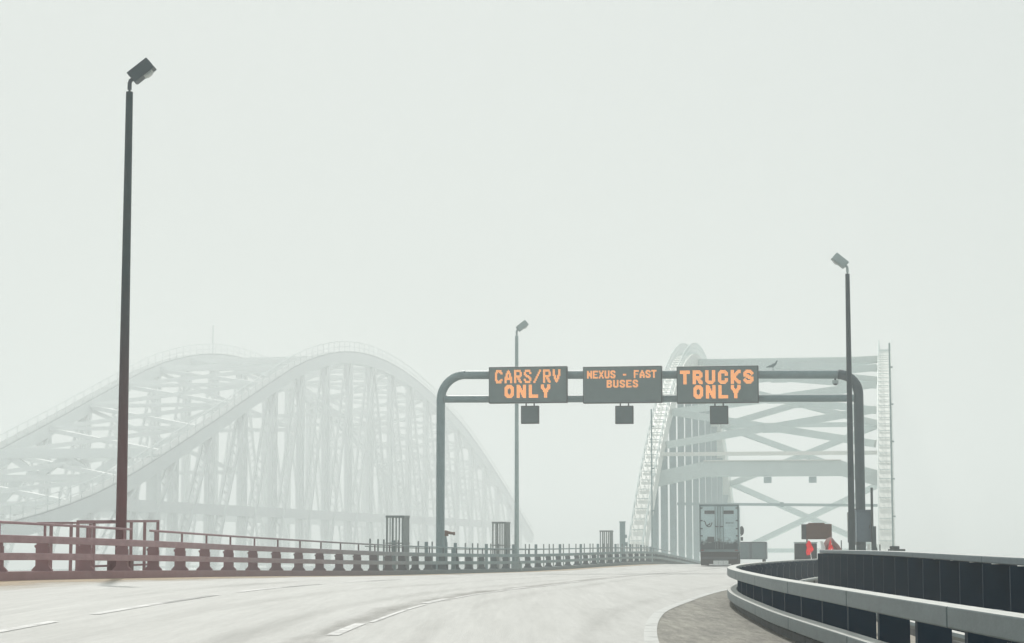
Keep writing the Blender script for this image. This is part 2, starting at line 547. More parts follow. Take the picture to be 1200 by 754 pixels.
strip('road', lambda y: LEFT.x(y) - 0.02, lambda y: EDGE.x(y), 4, 243, 1.0, M['road'], nx=12, thick=0.9)
strip('road_shoulder', lambda y: EDGE.x(y) + 0.0, lambda y: RIGHT.x(y) + 0.4, 4, 243, 1.0, M['shoulder'], nx=2, thick=0.9)
strip('walkway', lambda y: LEFT.x(y) - 2.6, lambda y: LEFT.x(y) - 0.02, 4, 200, 1.0, M['walk'], nx=1, thick=0.9)
strip('pavement', lambda y: RIGHT.x(y) + 0.4, lambda y: RIGHT.x(y) + 7.0, 4, 165, 1.0, M['walk'], nx=2, lift=-0.03, thick=0.9)
strip('edge_line_marking', lambda y: EDGE.x(y) - 0.08, lambda y: EDGE.x(y) + 0.09, 4, 190, 0.6, M['edge_paint'], lift=0.008)
# dashes of the two lane lines
y = 6.0
for (c, y0, on, gap) in ((LANE1, 25.0, 3.4, 9.3), (LANE1, 28.9, 8.2, 4.5), (LANE2, 17.0, 10.0, 2.5), (LANE2, 34.5, 5.5, 7.0)):
    yy = y0
    w = 0.075 if on != 8.2 else 0.035
    off = 0.0 if on != 8.2 else 0.09
    k = 0
    while yy < 150 and k < 11:
        strip('lane_marking', lambda y: c.x(y) - w + off, lambda y: c.x(y) + w + off, yy, yy + on, 0.5, M['mark'], lift=0.008)
        yy += on + gap
        k += 1
bell = lambda u, v: 0.32 - 1.0 * abs(u - 0.5) ** 1.3
strip('tar_seam', lambda y: LANE1.x(y) - 0.50, lambda y: LANE1.x(y) + 0.25, 14, 150, 0.6, M['seam'], lift=0.004, nx=8, cover=bell)
strip('joint_seam', lambda y: LANE2.x(y) - 0.3, lambda y: LANE2.x(y) + 0.3, 14, 120, 0.6, M['seam'], lift=0.004, nx=8, cover=lambda u, v: 0.05 - 1.0 * abs(u - 0.5) ** 1.3)
strip('gutter_dirt', lambda y: LEFT.x(y) - 0.01, lambda y: LEFT.x(y) + 2.3, 14, 200, 1.0, M['dirt'], lift=0.004, nx=8, cover=lambda u, v: 0.65 - 0.85 * u)
for cu, dx in ((EDGE, -0.75), (LANE1, 1.0), (LANE1, -1.0), (LANE1, -2.7), (LANE2, -1.2)):
    strip('tyre_track', lambda y: cu.x(y) + dx - 0.5, lambda y: cu.x(y) + dx + 0.5, 14, 160, 1.0, M['streak'], lift=0.0025, nx=8, cover=lambda u, v: 0.12 - 1.3 * abs(u - 0.5) ** 1.6)
M['joint'] = mat('joint_sealant', (0.14, 0.135, 0.125), (0.22, 0.215, 0.20), rough=0.8, scale=3)
for jy in (37.0, 94.0, 127.0, 147.5):
    strip('expansion_joint', lambda y: LEFT.x(y) + 0.05, lambda y: EDGE.x(y) - 0.15, jy, jy + 0.10 + jy * 0.001, 0.2, M['joint'] if jy > 40 else M['seam'], lift=0.0062, nx=12, cover=(None if jy > 40 else (lambda u, v: 0.05)))
b = MB()
b.add([(-4000, -600, -28), (4000, -600, -28), (4000, 7000, -28), (-4000, 7000, -28)], [(0, 1, 2, 3)])
b.build('river', M['river'])['kind'] = 'structure'

# ------------------------------------------------------------------ guardrails
def post_mesh(name, h, d, m, flare=True, t=0.09):
    """upright plate bracket set square to the rail: notched head, flared foot"""
    f = 0.5 * d
    p = [(-f - 0.09, 0), (f + 0.09, 0), (f + 0.09, 0.03), (f + 0.02, 0.10), (f, 0.12), (f, h * 0.84), (f - 0.02, h * 0.84), (f - 0.02, h),
         (-f + 0.02, h), (-f + 0.02, h * 0.93), (-f - 0.03, h * 0.90), (-f - 0.03, h * 0.84), (-f, h * 0.80), (-f, 0.12), (-f - 0.02, 0.10), (-f - 0.09, 0.03)]
    if not flare:
        p = [(-f, 0), (f, 0), (f, h), (-f, h)]
    b = MB()
    b.prism(p, -t / 2, t / 2)
    return b.mesh(name, m)

def rail_run(parent, name, curve, y0, y1, seg, gap, sec, m, step=0.8, sleeve=None):
    yy = y0
    while yy < y1:
        e = min(yy + seg - gap, y1)
        if e - yy < 0.3: break
        b = MB()
        b.sweep(curve.pts(yy, e, step), sec)
        b.build(name, m, parent, bevel=0.012)
        yy += seg

def rect(o0, o1, h0, h1): return [(o0, h0), (o1, h0), (o1, h1), (o0, h1)]

# far left parapet
lp = thing('guardrail', (0, 0, 0), 0, 'long steel guardrail on low kerb along the left road edge, brown turning grey', 'guardrail')
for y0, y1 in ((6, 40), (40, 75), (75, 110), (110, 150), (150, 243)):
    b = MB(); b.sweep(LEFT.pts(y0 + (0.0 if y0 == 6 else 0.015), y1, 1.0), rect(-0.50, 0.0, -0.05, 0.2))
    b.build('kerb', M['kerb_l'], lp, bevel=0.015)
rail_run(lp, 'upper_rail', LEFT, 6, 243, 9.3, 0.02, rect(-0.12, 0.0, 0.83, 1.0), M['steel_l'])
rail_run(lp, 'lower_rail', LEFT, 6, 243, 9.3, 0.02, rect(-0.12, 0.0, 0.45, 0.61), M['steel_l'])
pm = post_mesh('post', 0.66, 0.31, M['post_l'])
stub = MB().bar((0, 0, 0), (0, 0, 0.30), 0.05, 0.05).mesh('pipe_stub', M['post_l'])
first = None
for p, hd in LEFT.walk(7.0, 236, 3.05):
    n = Vector((math.cos(hd), math.sin(hd), 0))
    o = bpy.data.objects.new('post', pm)
    COL.objects.link(o)
    o.parent = lp
    o.location = p - n * 0.285 + Vector((0, 0, 0.2))
    o.rotation_euler = (0, 0, hd)
    if p.y < 125:
        o2 = bpy.data.objects.new('pipe_stub', stub)
        COL.objects.link(o2)
        o2.parent = lp
        o2.location = p - n * 0.24 + Vector((0, 0, 0.97))
        o2.rotation_euler = (0, 0, hd)
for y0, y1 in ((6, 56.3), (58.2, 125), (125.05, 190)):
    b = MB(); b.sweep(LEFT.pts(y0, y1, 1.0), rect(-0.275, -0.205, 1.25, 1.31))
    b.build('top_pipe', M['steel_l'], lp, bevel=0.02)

# right guardrail, near: bends out of sight to the right
rp_ = thing('guardrail', (0, 0, 0), 0, 'galvanised two-rail guardrail with dark posts curving along the right road edge', 'guardrail')
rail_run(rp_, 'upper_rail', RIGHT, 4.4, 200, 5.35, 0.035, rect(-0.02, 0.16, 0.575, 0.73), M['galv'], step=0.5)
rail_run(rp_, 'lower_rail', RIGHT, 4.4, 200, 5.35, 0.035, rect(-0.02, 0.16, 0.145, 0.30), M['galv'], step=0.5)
for y0, y1 in ((6, 25), (25, 50), (50, 90), (90, 200)):
    b = MB(); b.sweep(RIGHT.pts(y0 + 0.01, y1, 0.7), rect(0.10, 0.55, -0.06, 0.10))
    b.build('kerb', M['kerb_r'], rp_, bevel=0.02)
pr = post_mesh('post', 0.60, 0.28, M['navy'], t=0.12)
for p, hd in RIGHT.walk(9.0, 198, 2.15):
    n = Vector((math.cos(hd), math.sin(hd), 0))
    o = bpy.data.objects.new('post', pr)
    COL.objects.link(o)
    o.parent = rp_
    o.location = p + n * 0.325 + Vector((0, 0, 0.095))
    o.rotation_euler = (0, 0, hd + math.pi)

# guardrail of the neighbouring carriageway, seen from its back
BACK = Curve([(4.0, 8, 0), (5.02, 20, 0), (6.28, 35, .03), (7.86, 54, .02), (7.95, 55, .02)])
bk = thing('guardrail', (0, 0, 0), 0, 'dark navy guardrail of close-set posts with pale cap, behind the curving galvanised one', 'guardrail')
rail_run(bk, 'cap_rail', BACK, 9.0, 54.3, 7.5, 0.02, rect(-0.08, 0.20, 0.955, 1.035), M['cap'])
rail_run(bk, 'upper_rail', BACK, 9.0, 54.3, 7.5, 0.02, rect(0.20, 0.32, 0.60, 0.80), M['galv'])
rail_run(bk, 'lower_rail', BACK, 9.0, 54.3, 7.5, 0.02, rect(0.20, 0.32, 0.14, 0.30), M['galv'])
b = MB(); b.sweep(BACK.pts(8.6, 54.6, 1), rect(-0.30, 0.5, -0.2, 0.06)); b.build('kerb', M['kerb_r'], bk, bevel=0.02)
pb = post_mesh('post', 0.89, 0.37, M['navy'], flare=False, t=0.05)
for p, hd in BACK.walk(9.2, 54.2, 2.0):
    o = bpy.data.objects.new('post', pb)
    COL.objects.link(o)
    o.parent = bk
    o.location = p + Vector((0, 0, 0.06))
    o.rotation_euler = (0, 0, hd)
# pale kerb rail on the strip between the two guardrails
MID = Curve([(4.3, 14, 0), (4.9, 28, 0), (5.9, 43, 0), (7.5, 56, -.02), (10.4, 69, -.03), (13, 80, -.03)])
kr = thing('pipe_rail', (0, 0, 0), 0, 'low pale pipe rail on the paved strip between the two right guardrails', 'rail')
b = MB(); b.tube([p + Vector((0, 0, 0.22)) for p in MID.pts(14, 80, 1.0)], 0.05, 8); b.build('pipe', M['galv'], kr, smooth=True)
for p, hd in MID.walk(14.5, 79, 3.0):
    b = MB().bar((0, 0, -0.04), (0, 0, 0.2), 0.05, 0.05); b.build('leg', M['kerb_r'], kr, loc=p)

# ------------------------------------------------------------------ street lamps
def street_lamp(loc, sx, mmast, mhead, label, h=13.1, r0=0.150, r1=0.095, tilt=39):
    t = thing('street_lamp', loc, 0, label, 'street lamp', 'tall street lamps along the bridge approach')
    b = MB(); b.box((0, 0, 0.25), (0.62, 0.5, 0.5)); b.box((0, 0, 0.53), (0.5, 0.4, 0.06))
    b.build('base', mmast, t, bevel=0.02)
    b = MB(); b.tube([(0, 0, 0.5 + (h - 0.5) * i / 12) for i in range(13)], r0, 12, r1)
    b.build('mast', mmast, t, smooth=True)
    b = MB()
    b.tube([(0, 0, h - 0.02), (0, 0, h + 0.08)], 0.032, 8)
    b.tube([(0, 0, h + 0.06), (0, 0, h + 0.24), (sx * 0.02, 0, h + 0.31), (sx * 0.12, 0, h + 0.38)], 0.058, 8)
    b.build('neck', mhead, t, smooth=True)
    a = R(tilt)
    rot = Matrix.Rotation(-sx * a, 3, 'Y')
    e = Vector((sx * math.cos(a), 0, math.sin(a)))      # along the head
    nn = Vector((-sx * math.sin(a), 0, math.cos(a)))
    root = Vector((sx * 0.03, 0, h + 0.35))
    c = root + e * 0.36
    b = MB()
    sec = [(-0.34, -0.155), (0.34, -0.155), (0.345, 0.02), (0.33, 0.165), (-0.34, 0.165), (-0.34, 0.05), (-0.30, -0.02)]
    vs = []
    for yy in (-0.2, 0.2):
        for u, v in sec: vs.append(c + e * u + nn * v + Vector((0, yy, 0)))
    k = len(sec)
    b.add(vs, [tuple(range(k)), tuple(range(2 * k - 1, k - 1, -1))] + [(i, k + i, k + (i + 1) % k, (i + 1) % k) for i in range(k)])
    hd = b.build('lamp_head', mhead, t, bevel=0.012)
    b = MB()
    for i in range(7):
        u0 = 0.0 + 0.31 * math.sin(R(-10 + 0)) if False else -0.06 + i * 0.055
        dz = 0.085 * math.sin(math.pi * (i + 0.6) / 7.2)
        b.box(c + e * u0 + nn * (-0.155 - dz / 2), (0.05, 0.30, dz), rot)
    b.build('lens', M['lens'], hd)
    b = MB(); b.box(c + e * 0.02 + nn * -0.168, (0.66, 0.41, 0.02), rot); b.build('rim', mhead, hd)
    return t
street_lamp((-10.36, 56.5, 0.28), 1, M['pole_leak_tint'], M['lamp'], 'tallest street lamp, brown mast behind the left guardrail, dark head turned right')
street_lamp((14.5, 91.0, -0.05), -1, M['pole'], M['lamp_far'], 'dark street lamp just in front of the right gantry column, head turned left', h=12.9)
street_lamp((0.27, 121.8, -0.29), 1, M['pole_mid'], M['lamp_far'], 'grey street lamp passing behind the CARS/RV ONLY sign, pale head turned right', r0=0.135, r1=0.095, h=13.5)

# ------------------------------------------------------------------ sign gantry
GL, GR = Vector((-3.53, 105.0, -0.2)), Vector((16.62, 101.6, -0.06))
gdir = (GR - GL)
GW = math.hypot(gdir.x, gdir.y)
grz = math.atan2(gdir.y, gdir.x)
ga = thing('sign_gantry', GL, grz, 'round-cornered grey pipe gantry spanning the road with three message signs', 'sign gantry')
zt0, zt1, zl0, zl1 = 9.79, 9.56, 8.59, 8.41
def top_z(x): return zt0 + (zt1 - zt0) * x / GW
cr = 1.25
pl = [(0, 0, -0.1)] + [(0, 0, z) for z in (2, 4, 6, 8)] + [(cr - cr * math.cos(R(a)), 0, top_z(0) - cr + cr * math.sin(R(a))) for a in range(0, 91, 10)]
c2 = 0.95
pl2 = [(GW - c2 + c2 * math.cos(R(a)), 0, top_z(GW) - c2 + c2 * math.sin(R(a))) for a in range(90, -1, -10)] + [(GW, 0, z) for z in (8, 6, 4, 2, 0.0, -0.1)]
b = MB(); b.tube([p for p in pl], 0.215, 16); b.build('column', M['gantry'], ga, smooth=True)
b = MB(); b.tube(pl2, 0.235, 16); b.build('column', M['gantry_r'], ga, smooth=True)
b = MB(); b.tube([(cr + 0.003, 0, top_z(cr))] + [(x, 0, top_z(x)) for x in (5, 10, 15)] + [(GW - c2 - 0.003, 0, top_z(GW))], 0.21, 16); b.build('top_pipe', M['gantry'], ga, smooth=True)
b = MB(); b.tube([(0.2, 0, zl0), (GW / 2, 0, (zl0 + zl1) / 2), (GW - 0.2, 0, zl1)], 0.18, 16); b.build('lower_pipe', M['gantry'], ga, smooth=True)
for x in (0, GW):
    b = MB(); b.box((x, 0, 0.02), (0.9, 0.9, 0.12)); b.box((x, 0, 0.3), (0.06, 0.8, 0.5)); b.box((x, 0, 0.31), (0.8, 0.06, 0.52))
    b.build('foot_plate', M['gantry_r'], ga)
# dome camera under the top pipe
b = MB(); x = 19.05 * GW / 20.12
dc = thing('dome_camera', GL + Vector((x * math.cos(grz), x * math.sin(grz), 0)), grz, 'small round dome camera hanging under the gantry top pipe near its right end', 'camera')
b.tube([(0, 0, top_z(x) - 0.2), (0, 0, top_z(x) - 0.32)], 0.05, 8); b.build('stem', M['gantry_r'], dc)
b = MB(); b.tube([(0, 0, top_z(x) - 0.3), (0, 0, top_z(x) - 0.37), (0, 0, top_z(x) - 0.46)], 0.15, 12); b.build('housing', M['lamp_far'], dc, smooth=True)
b = MB(); b.tube([(0, 0, top_z(x) - 0.455), (0, 0, top_z(x) - 0.53)], 0.135, 12, 0.05); b.build('dome', M['dark'], dc, smooth=True)

# dot-matrix letters: strokes of each glyph in a unit box, lit dots are those close to a stroke
G = {
 'C': [[(1, .22), (.78, 0), (.22, 0), (0, .2), (0, .8), (.22, 1), (.78, 1), (1, .78)]],
 'A': [[(0, 0), (0, .35), (.5, 1), (1, .35), (1, 0)], [(0, .33), (1, .33)]],
 'R': [[(0, 0), (0, 1), (.75, 1), (1, .85), (1, .62), (.75, .47), (0, .47)], [(.45, .47), (1, 0)]],
 'S': [[(1, .83), (.78, 1), (.22, 1), (0, .83), (0, .68), (1, .34), (1, .18), (.78, 0), (.22, 0), (0, .17)]],
 '/': [[(0, 0), (1, 1)]],
 'V': [[(0, 1), (0, .7), (.5, 0), (1, .7), (1, 1)]],
 'O': [[(.25, 0), (.75, 0), (1, .2), (1, .8), (.75, 1), (.25, 1), (0, .8), (0, .2), (.25, 0)]],
 'N': [[(0, 0), (0, 1), (1, 0), (1, 1)]],
 'L': [[(0, 1), (0, 0), (1, 0)]],
 'Y': [[(0, 1), (0, .85), (.5, .45), (1, .85), (1, 1)], [(.5, .45), (.5, 0)]],
 'T': [[(0, 1), (1, 1)], [(.5, 1), (.5, 0)]],
 'U': [[(0, 1), (0, .2), (.22, 0), (.78, 0), (1, .2), (1, 1)]],
 'K': [[(0, 0), (0, 1)], [(1, 1), (.05, .5), (1, 0)]],
 'E': [[(1, 1), (0, 1), (0, 0), (1, 0)], [(0, .5), (.8, .5)]],
 'X': [[(0, 1), (0, .95), (1, .05), (1, 0)], [(1, 1), (1, .95), (0, .05), (0, 0)]],
 'F': [[(1, 1), (0, 1), (0, 0)], [(0, .5), (.8, .5)]],
 'B': [[(0, 0), (0, 1), (.75, 1), (1, .85), (1, .65), (.75, .51), (0, .51)], [(.75, .51), (1, .36), (1, .15), (.75, 0), (0, 0)]],
 '-': [[(.15, .45), (.85, .45)]],
}
def seg_d(p, a, b):
    ax, ay = a; bx, by = b
    dx, dy = bx - ax, by - ay
    l = dx * dx + dy * dy
    t = 0 if l == 0 else max(0, min(1, ((p[0] - ax) * dx + (p[1] - ay) * dy) / l))
    return math.hypot(p[0] - ax - t * dx, p[1] - ay - t * dy)
def lettering(text, x0, x1, z0, z1, yf, pitch, stroke, adv, cw, parent):
    """text between x0..x1, z0..z1 on the plane y = yf (facing -y), as a field of square dots"""
    n = len(text)
    ps = (x1 - x0 - cw) / (n - 1)
    half = stroke / 2
    H = z1 - z0
    for i, ch in enumerate(text):
        if ch == ' ': continue
        b = MB()
        ox = x0 + i * ps
        nx, nz = max(1, round(cw / pitch)), max(1, round(H / pitch))
        for a in range(nx):
            for c in range(nz):
                px, pz = (a + .5) * cw / nx, (c + .5) * H / nz
                d = 9
                for pol in G[ch]:
                    q = [(half + u * (cw - stroke), half + v * (H - stroke)) for u, v in pol]
                    for k in range(len(q) - 1): d = min(d, seg_d((px, pz), q[k], q[k + 1]))
                if d <= half * 1.02:
                    s = pitch * 0.43
                    X, Z = ox + px, z0 + pz
                    b.add([(X - s, yf, Z - s), (X + s, yf, Z - s), (X + s, yf, Z + s), (X - s, yf, Z + s)], [(0, 1, 2, 3)])
        b.build('letter', M['led'], parent)

def px2x(px):
    """distance along the gantry beam of a sign centre seen at column px of the 1200 px photograph"""
    cp, sp_ = math.cos(R(6.04)), math.sin(R(6.04))
    lo, hi = 0.0, GW
    for _ in range(40):
        m_ = (lo + hi) / 2
        X = GL.x + m_ * math.cos(grz) + 0.62 * math.sin(grz)
        Y = GL.y + m_ * math.sin(grz) - 0.62 * math.cos(grz)
        if 600 + 2486 * X / (Y * cp + 7.8 * sp_) < px: lo = m_
        else: hi = m_
    return lo
SC = GW / 490.5
def message_sign(p0, p1, label, lines):
    xc = (px2x(p0) + px2x(p1)) / 2
    w = (p1 - p0) * SC
    zt = top_z(xc) + 0.36
    h = 1.79
    t = thing('message_sign', GL + Vector((xc * math.cos(grz) + 0.42 * math.sin(grz), xc * math.sin(grz) - 0.42 * math.cos(grz), 0)), grz, label, 'message sign', 'electronic message signs on the gantry')
    b = MB(); b.box((0, 0, zt - h / 2), (w, 0.40, h)); b.build('casing', M['sign_edge'], t, bevel=0.02)
    b = MB(); b.box((0, -0.205, zt - h / 2), (w - 0.08, 0.03, h - 0.08)); fc = b.build('face', M['sign'], t)
    for xx in (-w * .36, w * .36):
        b = MB(); b.box((xx, 0.26, zt - 0.38), (0.12, 0.16, 0.5)); b.build('bracket', M['gantry_r'], t)
        b = MB(); b.box((xx, 0.26, zt - h + 0.28), (0.12, 0.16, 0.4)); b.build('bracket', M['gantry_r'], t)
    b = MB(); b.box((w * 0.36, -0.222, zt - h + 0.12), (0.42, 0.006, 0.025)); b.build('drip_strip', M['galv'], t)
    b = MB(); b.box((-0.0, -0.222, zt - h + 0.12), (0.9, 0.006, 0.02)); b.build('drip_strip', M['galv'], t)
    for (tx, a0, a1, y0, y1, pitch, stroke, cw) in lines:
        lettering(tx, (a0 - (p0 + p1) / 2) * SC, (a1 - (p0 + p1) / 2) * SC, zt - (y1 - 430.2) * SC, zt - (y0 - 430.2) * SC, -0.226, pitch * SC, stroke * SC, 0, cw * SC, fc)
    return zt - h
za = message_sign(572, 665, 'left of the three amber message signs, reading CARS/RV ONLY', [
    ('CARS/RV', 579.5, 657.5, 434.0, 449.8, 1.31, 2.75, 9.2), ('ONLY', 591, 645.5, 451.6, 467.2, 1.31, 4.0, 11.2)])
zb = message_sign(683, 775.5, 'middle amber message sign, reading NEXUS - FAST BUSES', [
    ('NEXUS - FAST', 688, 769.5, 435.0, 444.3, 1.0, 1.9, 6.0), ('BUSES', 711, 748, 446.2, 455.2, 1.0, 1.9, 6.4)])
zc = message_sign(793.5, 888, 'right of the three amber message signs, reading TRUCKS ONLY', [
    ('TRUCKS', 797.5, 882.5, 435.0, 451.2, 1.31, 4.0, 11.6), ('ONLY', 813, 867.5, 452.4, 468.0, 1.31, 4.0, 11.2)])
for pc, zz, nm in ((620.5, za, 'under the CARS/RV ONLY sign'), (731, zb, 'under the NEXUS - FAST BUSES sign'), (842, zc, 'under the TRUCKS ONLY sign')):
    xc = px2x(pc)
    t = thing('lane_signal', GL + Vector((xc * math.cos(grz) + 0.42 * math.sin(grz), xc * math.sin(grz) - 0.42 * math.cos(grz), 0)), grz,
              'square dark lane signal box, unlit, hanging ' + nm, 'lane signal', 'lane signal boxes under the signs')
    b = MB(); b.box((0, 0, zz - 0.13 - 0.44), (0.88, 0.26, 0.88)); b.build('casing', M['sign_edge'], t, bevel=0.02)
    b = MB(); b.box((0, -0.136, zz - 0.13 - 0.44), (0.78, 0.03, 0.78)); b.build('face', M['signal'], t)
    for s in (-0.2, 0.2):
        b = MB(); b.tube([(s, 0, zz - 0.14), (s, 0, zz + 0.01)], 0.035, 8); b.build('hanger', M['sign_edge'], t)

# gull on the top pipe
def gull():
    x = px2x(905)
    t = bpy.data.meshes.new('gull')
    v = [(0, 0, .27), (.16, 0, .33), (.24, 0, .43), (.27, 0, .52), (.36, 0, .515), (-.16, 0, .22), (-.34, 0, .18), (-.46, 0, .165),
         (.02, .05, .17), (.03, .055, .03), (.02, -.05, .17), (.0, -.055, .03), (.09, .055, .012), (.06, -.055, .012)]
    rr = [.095, .085, .055, .058, .012, .075, .04, .02, .02, .012, .02, .012, .012, .012]
    e = [(0, 1), (1, 2), (2, 3), (3, 4), (0, 5), (5, 6), (6, 7), (0, 8), (8, 9), (0, 10), (10, 11), (9, 12), (11, 13)]
    t.from_pydata(v, e, [])
    t.materials.append(M['bird'])
    o = bpy.data.objects.new('gull', t)
    COL.objects.link(o)
    sk = o.modifiers.new('skin', 'SKIN')
    for i, r in enumerate(rr): t.skin_vertices[0].data[i].radius = (r, r)
    t.skin_vertices[0].data[0].use_root = True
    sb = o.modifiers.new('sub', 'SUBSURF')
    sb.levels = sb.render_levels = 2
    o.location = GL + Vector((x * math.cos(grz), x * math.sin(grz), top_z(x) + 0.205))
    o.rotation_euler = (0, 0, grz + 0.15)
    o.scale = (0.72, 0.72, 0.85)
    tag(o, 'grey gull perched on the gantry top pipe right of the TRUCKS ONLY sign', 'bird')
gull()

# cabinet and small fittings around the right column
def local(px, d, z): return Vector(((px - 600) * d / 2500.0, d, z))
cb = thing('equipment_cabinet', local(1011.5, 99.9, 0), 0.0, 'blue-grey equipment cabinet fixed to the right gantry column', 'cabinet')
b = MB(); b.box((0.03, 0, 2.07), (0.70, 0.5, 1.46)); bx = b.build('housing', M['cabinet'], cb, bevel=0.02)
b = MB(); b.box((0.03, -0.262, 2.07), (0.62, 0.02, 1.36)); dr = b.build('door', M['cabinet'], cb, bevel=0.006)
b = MB(); b.box((0.26, -0.285, 2.05), (0.03, 0.03, 0.16)); b.build('handle', M['dark'], dr)
b = MB(); b.box((0.03, 0, 2.82), (0.78, 0.58, 0.04)); b.build('lid', M['cabinet'], cb)
b = MB(); b.bar((-0.25, 0.3, 1.2), (-0.25, 0.3, 2.9), 0.08, 0.5); b.build('bracket', M['dark'], cb)
b = MB(); b.box((0, 0, 0), (0.22, 0.3, 1.3)); tag(b.build('junction_box', M['dark'], loc=local(997.0, 91.9, 1.95), bevel=0.015), 'narrow dark junction box behind the street lamp mast by the gantry column', 'junction box')
sp = thing('service_post', local(1022.5, 99.5, -0.03), 0, 'thin dark service post right of the blue-grey cabinet', 'post')
b = MB(); b.bar((0, 0, 0), (0, 0, 3.9), 0.10, 0.10); b.build('upright', M['dark'], sp)
b = MB(); b.bar((0.04, 0, 1.5), (0.36, 0, 0.35), 0.08, 0.08); b.build('strut', M['dark'], sp)
b = MB(); b.bar((0.34, 0, 0), (0.34, 0, 1.25), 0.05, 0.05); b.build('rod', M['dark'], sp)
b = MB(); b.box((0.06, 0, 1.05), (0.2, 0.2, 2.1)); b.build('duct', M['gantry_r'], sp)
b = MB(); b.box((0, 0, 0.62), (0.13, 0.05, 1.3)); tag(b.build('marker_post', M['white'], loc=local(1018, 95.5, -0.03), bevel=0.01), 'small white marker post at the foot of the right gantry column', 'marker post')
db = thing('utility_box', local(1050.5, 86.0, -0.03), 0, 'flat dark utility box behind the navy guardrail, right of the column', 'utility box')
b = MB(); b.box((0, 0, 0.53), (0.62, 0.5, 1.06)); b.build('housing', M['dark'], db, bevel=0.02)
b = MB(); b.box((-0.08, 0, 1.12), (0.34, 0.36, 0.12)); b.build('lid', M['dark'], db, bevel=0.02)

# ------------------------------------------------------------------ fittings by the left guardrail
pf = thing('platform_railing', (-10.45, 57.3, 0.30), 0, 'brown pipe railing around the foot of the tallest street lamp', 'railing')
def plat(y, off=0.0): return Vector((LEFT.x(y) - 0.78 - off + 10.45, y - 57.3, 0))
ya, yb = 53.6, 61.2
b = MB(); b.sweep([plat(ya + (yb - ya) * i / 8) + Vector((0, 0, 1.46 + 0.10 * i / 8)) for i in range(9)], rect(-.03, .03, -.03, .035)); b.build('top_rail', M['post_l'], pf)
b = MB(); b.sweep([plat(ya + (yb - ya) * i / 8, 1.0) + Vector((0, 0, 1.42 + 0.10 * i / 8)) for i in range(9)], rect(-.025, .025, -.025, .03)); b.build('outer_rail', M['post_l'], pf)
b = MB(); b.sweep([plat(ya + (yb - ya) * i / 8) + Vector((0, 0, 0.33)) for i in range(9)], rect(-.025, .025, -.025, .03)); b.build('lower_rail', M['post_l'], pf)
for yy, off in ((53.62, 0), (54.9, 0), (54.6, 1.0), (56.2, 1.0), (57.9, 1.0), (58.3, 0.0), (59.7, 0), (61.15, 0)):
    p = plat(yy, off)
    b = MB(); b.bar(p, p + Vector((0, 0, 1.43 + 0.10 * (yy - ya) / 7.6 - (0.04 if off else 0))), 0.075, 0.075); b.build('post', M['post_l'], pf)
b = MB(); b.sweep([plat(ya), plat(57.4), plat(yb)], rect(-1.1, 0.1, -0.35, -0.02)); b.build('platform', M['walk'], pf)

def cage(px0, px1, d, ytop, zb, label):
    w = (px1 - px0) * d / 2500.0
    s = w / 1.33
    h = EYE + (640 - ytop) * d / 2500.0 - zb
    t = thing('steel_cage', local((px0 + px1) / 2, d, zb), -0.30, label, 'cage', 'upright steel cages along the left guardrail')
    q = s / 2
    for i, (a, c) in enumerate(((-q, -q), (q, -q), (q, q), (-q, q))):
        b = MB(); b.bar((a, c, 0), (a, c, h - 0.05), 0.07, 0.07); b.build('corner_post', M['cage'], t)
    for zz in (h - 0.05, h * 0.52):
        b = MB()
        for (a, c, e, f) in ((-q, -q, q, -q), (q, -q, q, q), (q, q, -q, q), (-q, q, -q, -q)):
            b.bar((a * 1.05, c * 1.05, zz), (e * 1.05, f * 1.05, zz), 0.09, 0.10 if zz > h * .6 else 0.06)
        b.build('frame', M['cage'], t)
    for k in range(1, 5):
        u = -q + s * k / 5
        for (a, c) in ((u, -q), (u, q)):
            b = MB(); b.bar((a, c, 0), (a, c, h - 0.06), 0.035, 0.035); b.build('bar', M['cage'], t)
    b = MB(); b.box((q + 0.02, 0, h * 0.5), (0.03, s * 0.82, h - 0.2)); b.build('side_panel', M['cage'], t)
cage(453, 479, 98.5, 604.5, -0.1, 'largest steel cage, left of the gantry column, above the left guardrail')
cage(577, 597.5, 122, 611.8, -0.25, 'middle steel cage, just left of the grey street lamp')
cage(703, 718.5, 156, 621.8, -0.3, 'smallest steel cage, near the arch bridge entrance')

nz = thing('monitor_nozzle', local(522.5, 106.5, -0.2), 0, 'rusty swivelling nozzle on a short standpipe right of the left gantry column', 'nozzle')
b = MB(); b.tube([(0, 0, 0), (0, 0, 0.75), (-0.02, 0, 1.6), (-0.06, 0, 1.86)], 0.09, 8); b.build('standpipe', M['gantry'], nz, smooth=True)
b = MB(); b.tube([(-0.14, 0, 2.0), (0.0, 0, 2.05), (0.2, 0, 2.0), (0.42, 0, 1.97)], 0.10, 8, 0.06); b.tube([(0.36, 0, 1.975), (0.46, 0, 1.97)], 0.085, 8); b.build('barrel', M['rusty'], nz, smooth=True)
b = MB(); b.box((0.02, 0, 1.95), (0.22, 0.2, 0.22)); b.build('swivel', M['rusty'], nz, bevel=0.03)
b = MB(); b.box((0.38, 0, 0.62), (0.22, 0.2, 1.25)); b.build('valve_box', M['gantry'], nz, bevel=0.03)

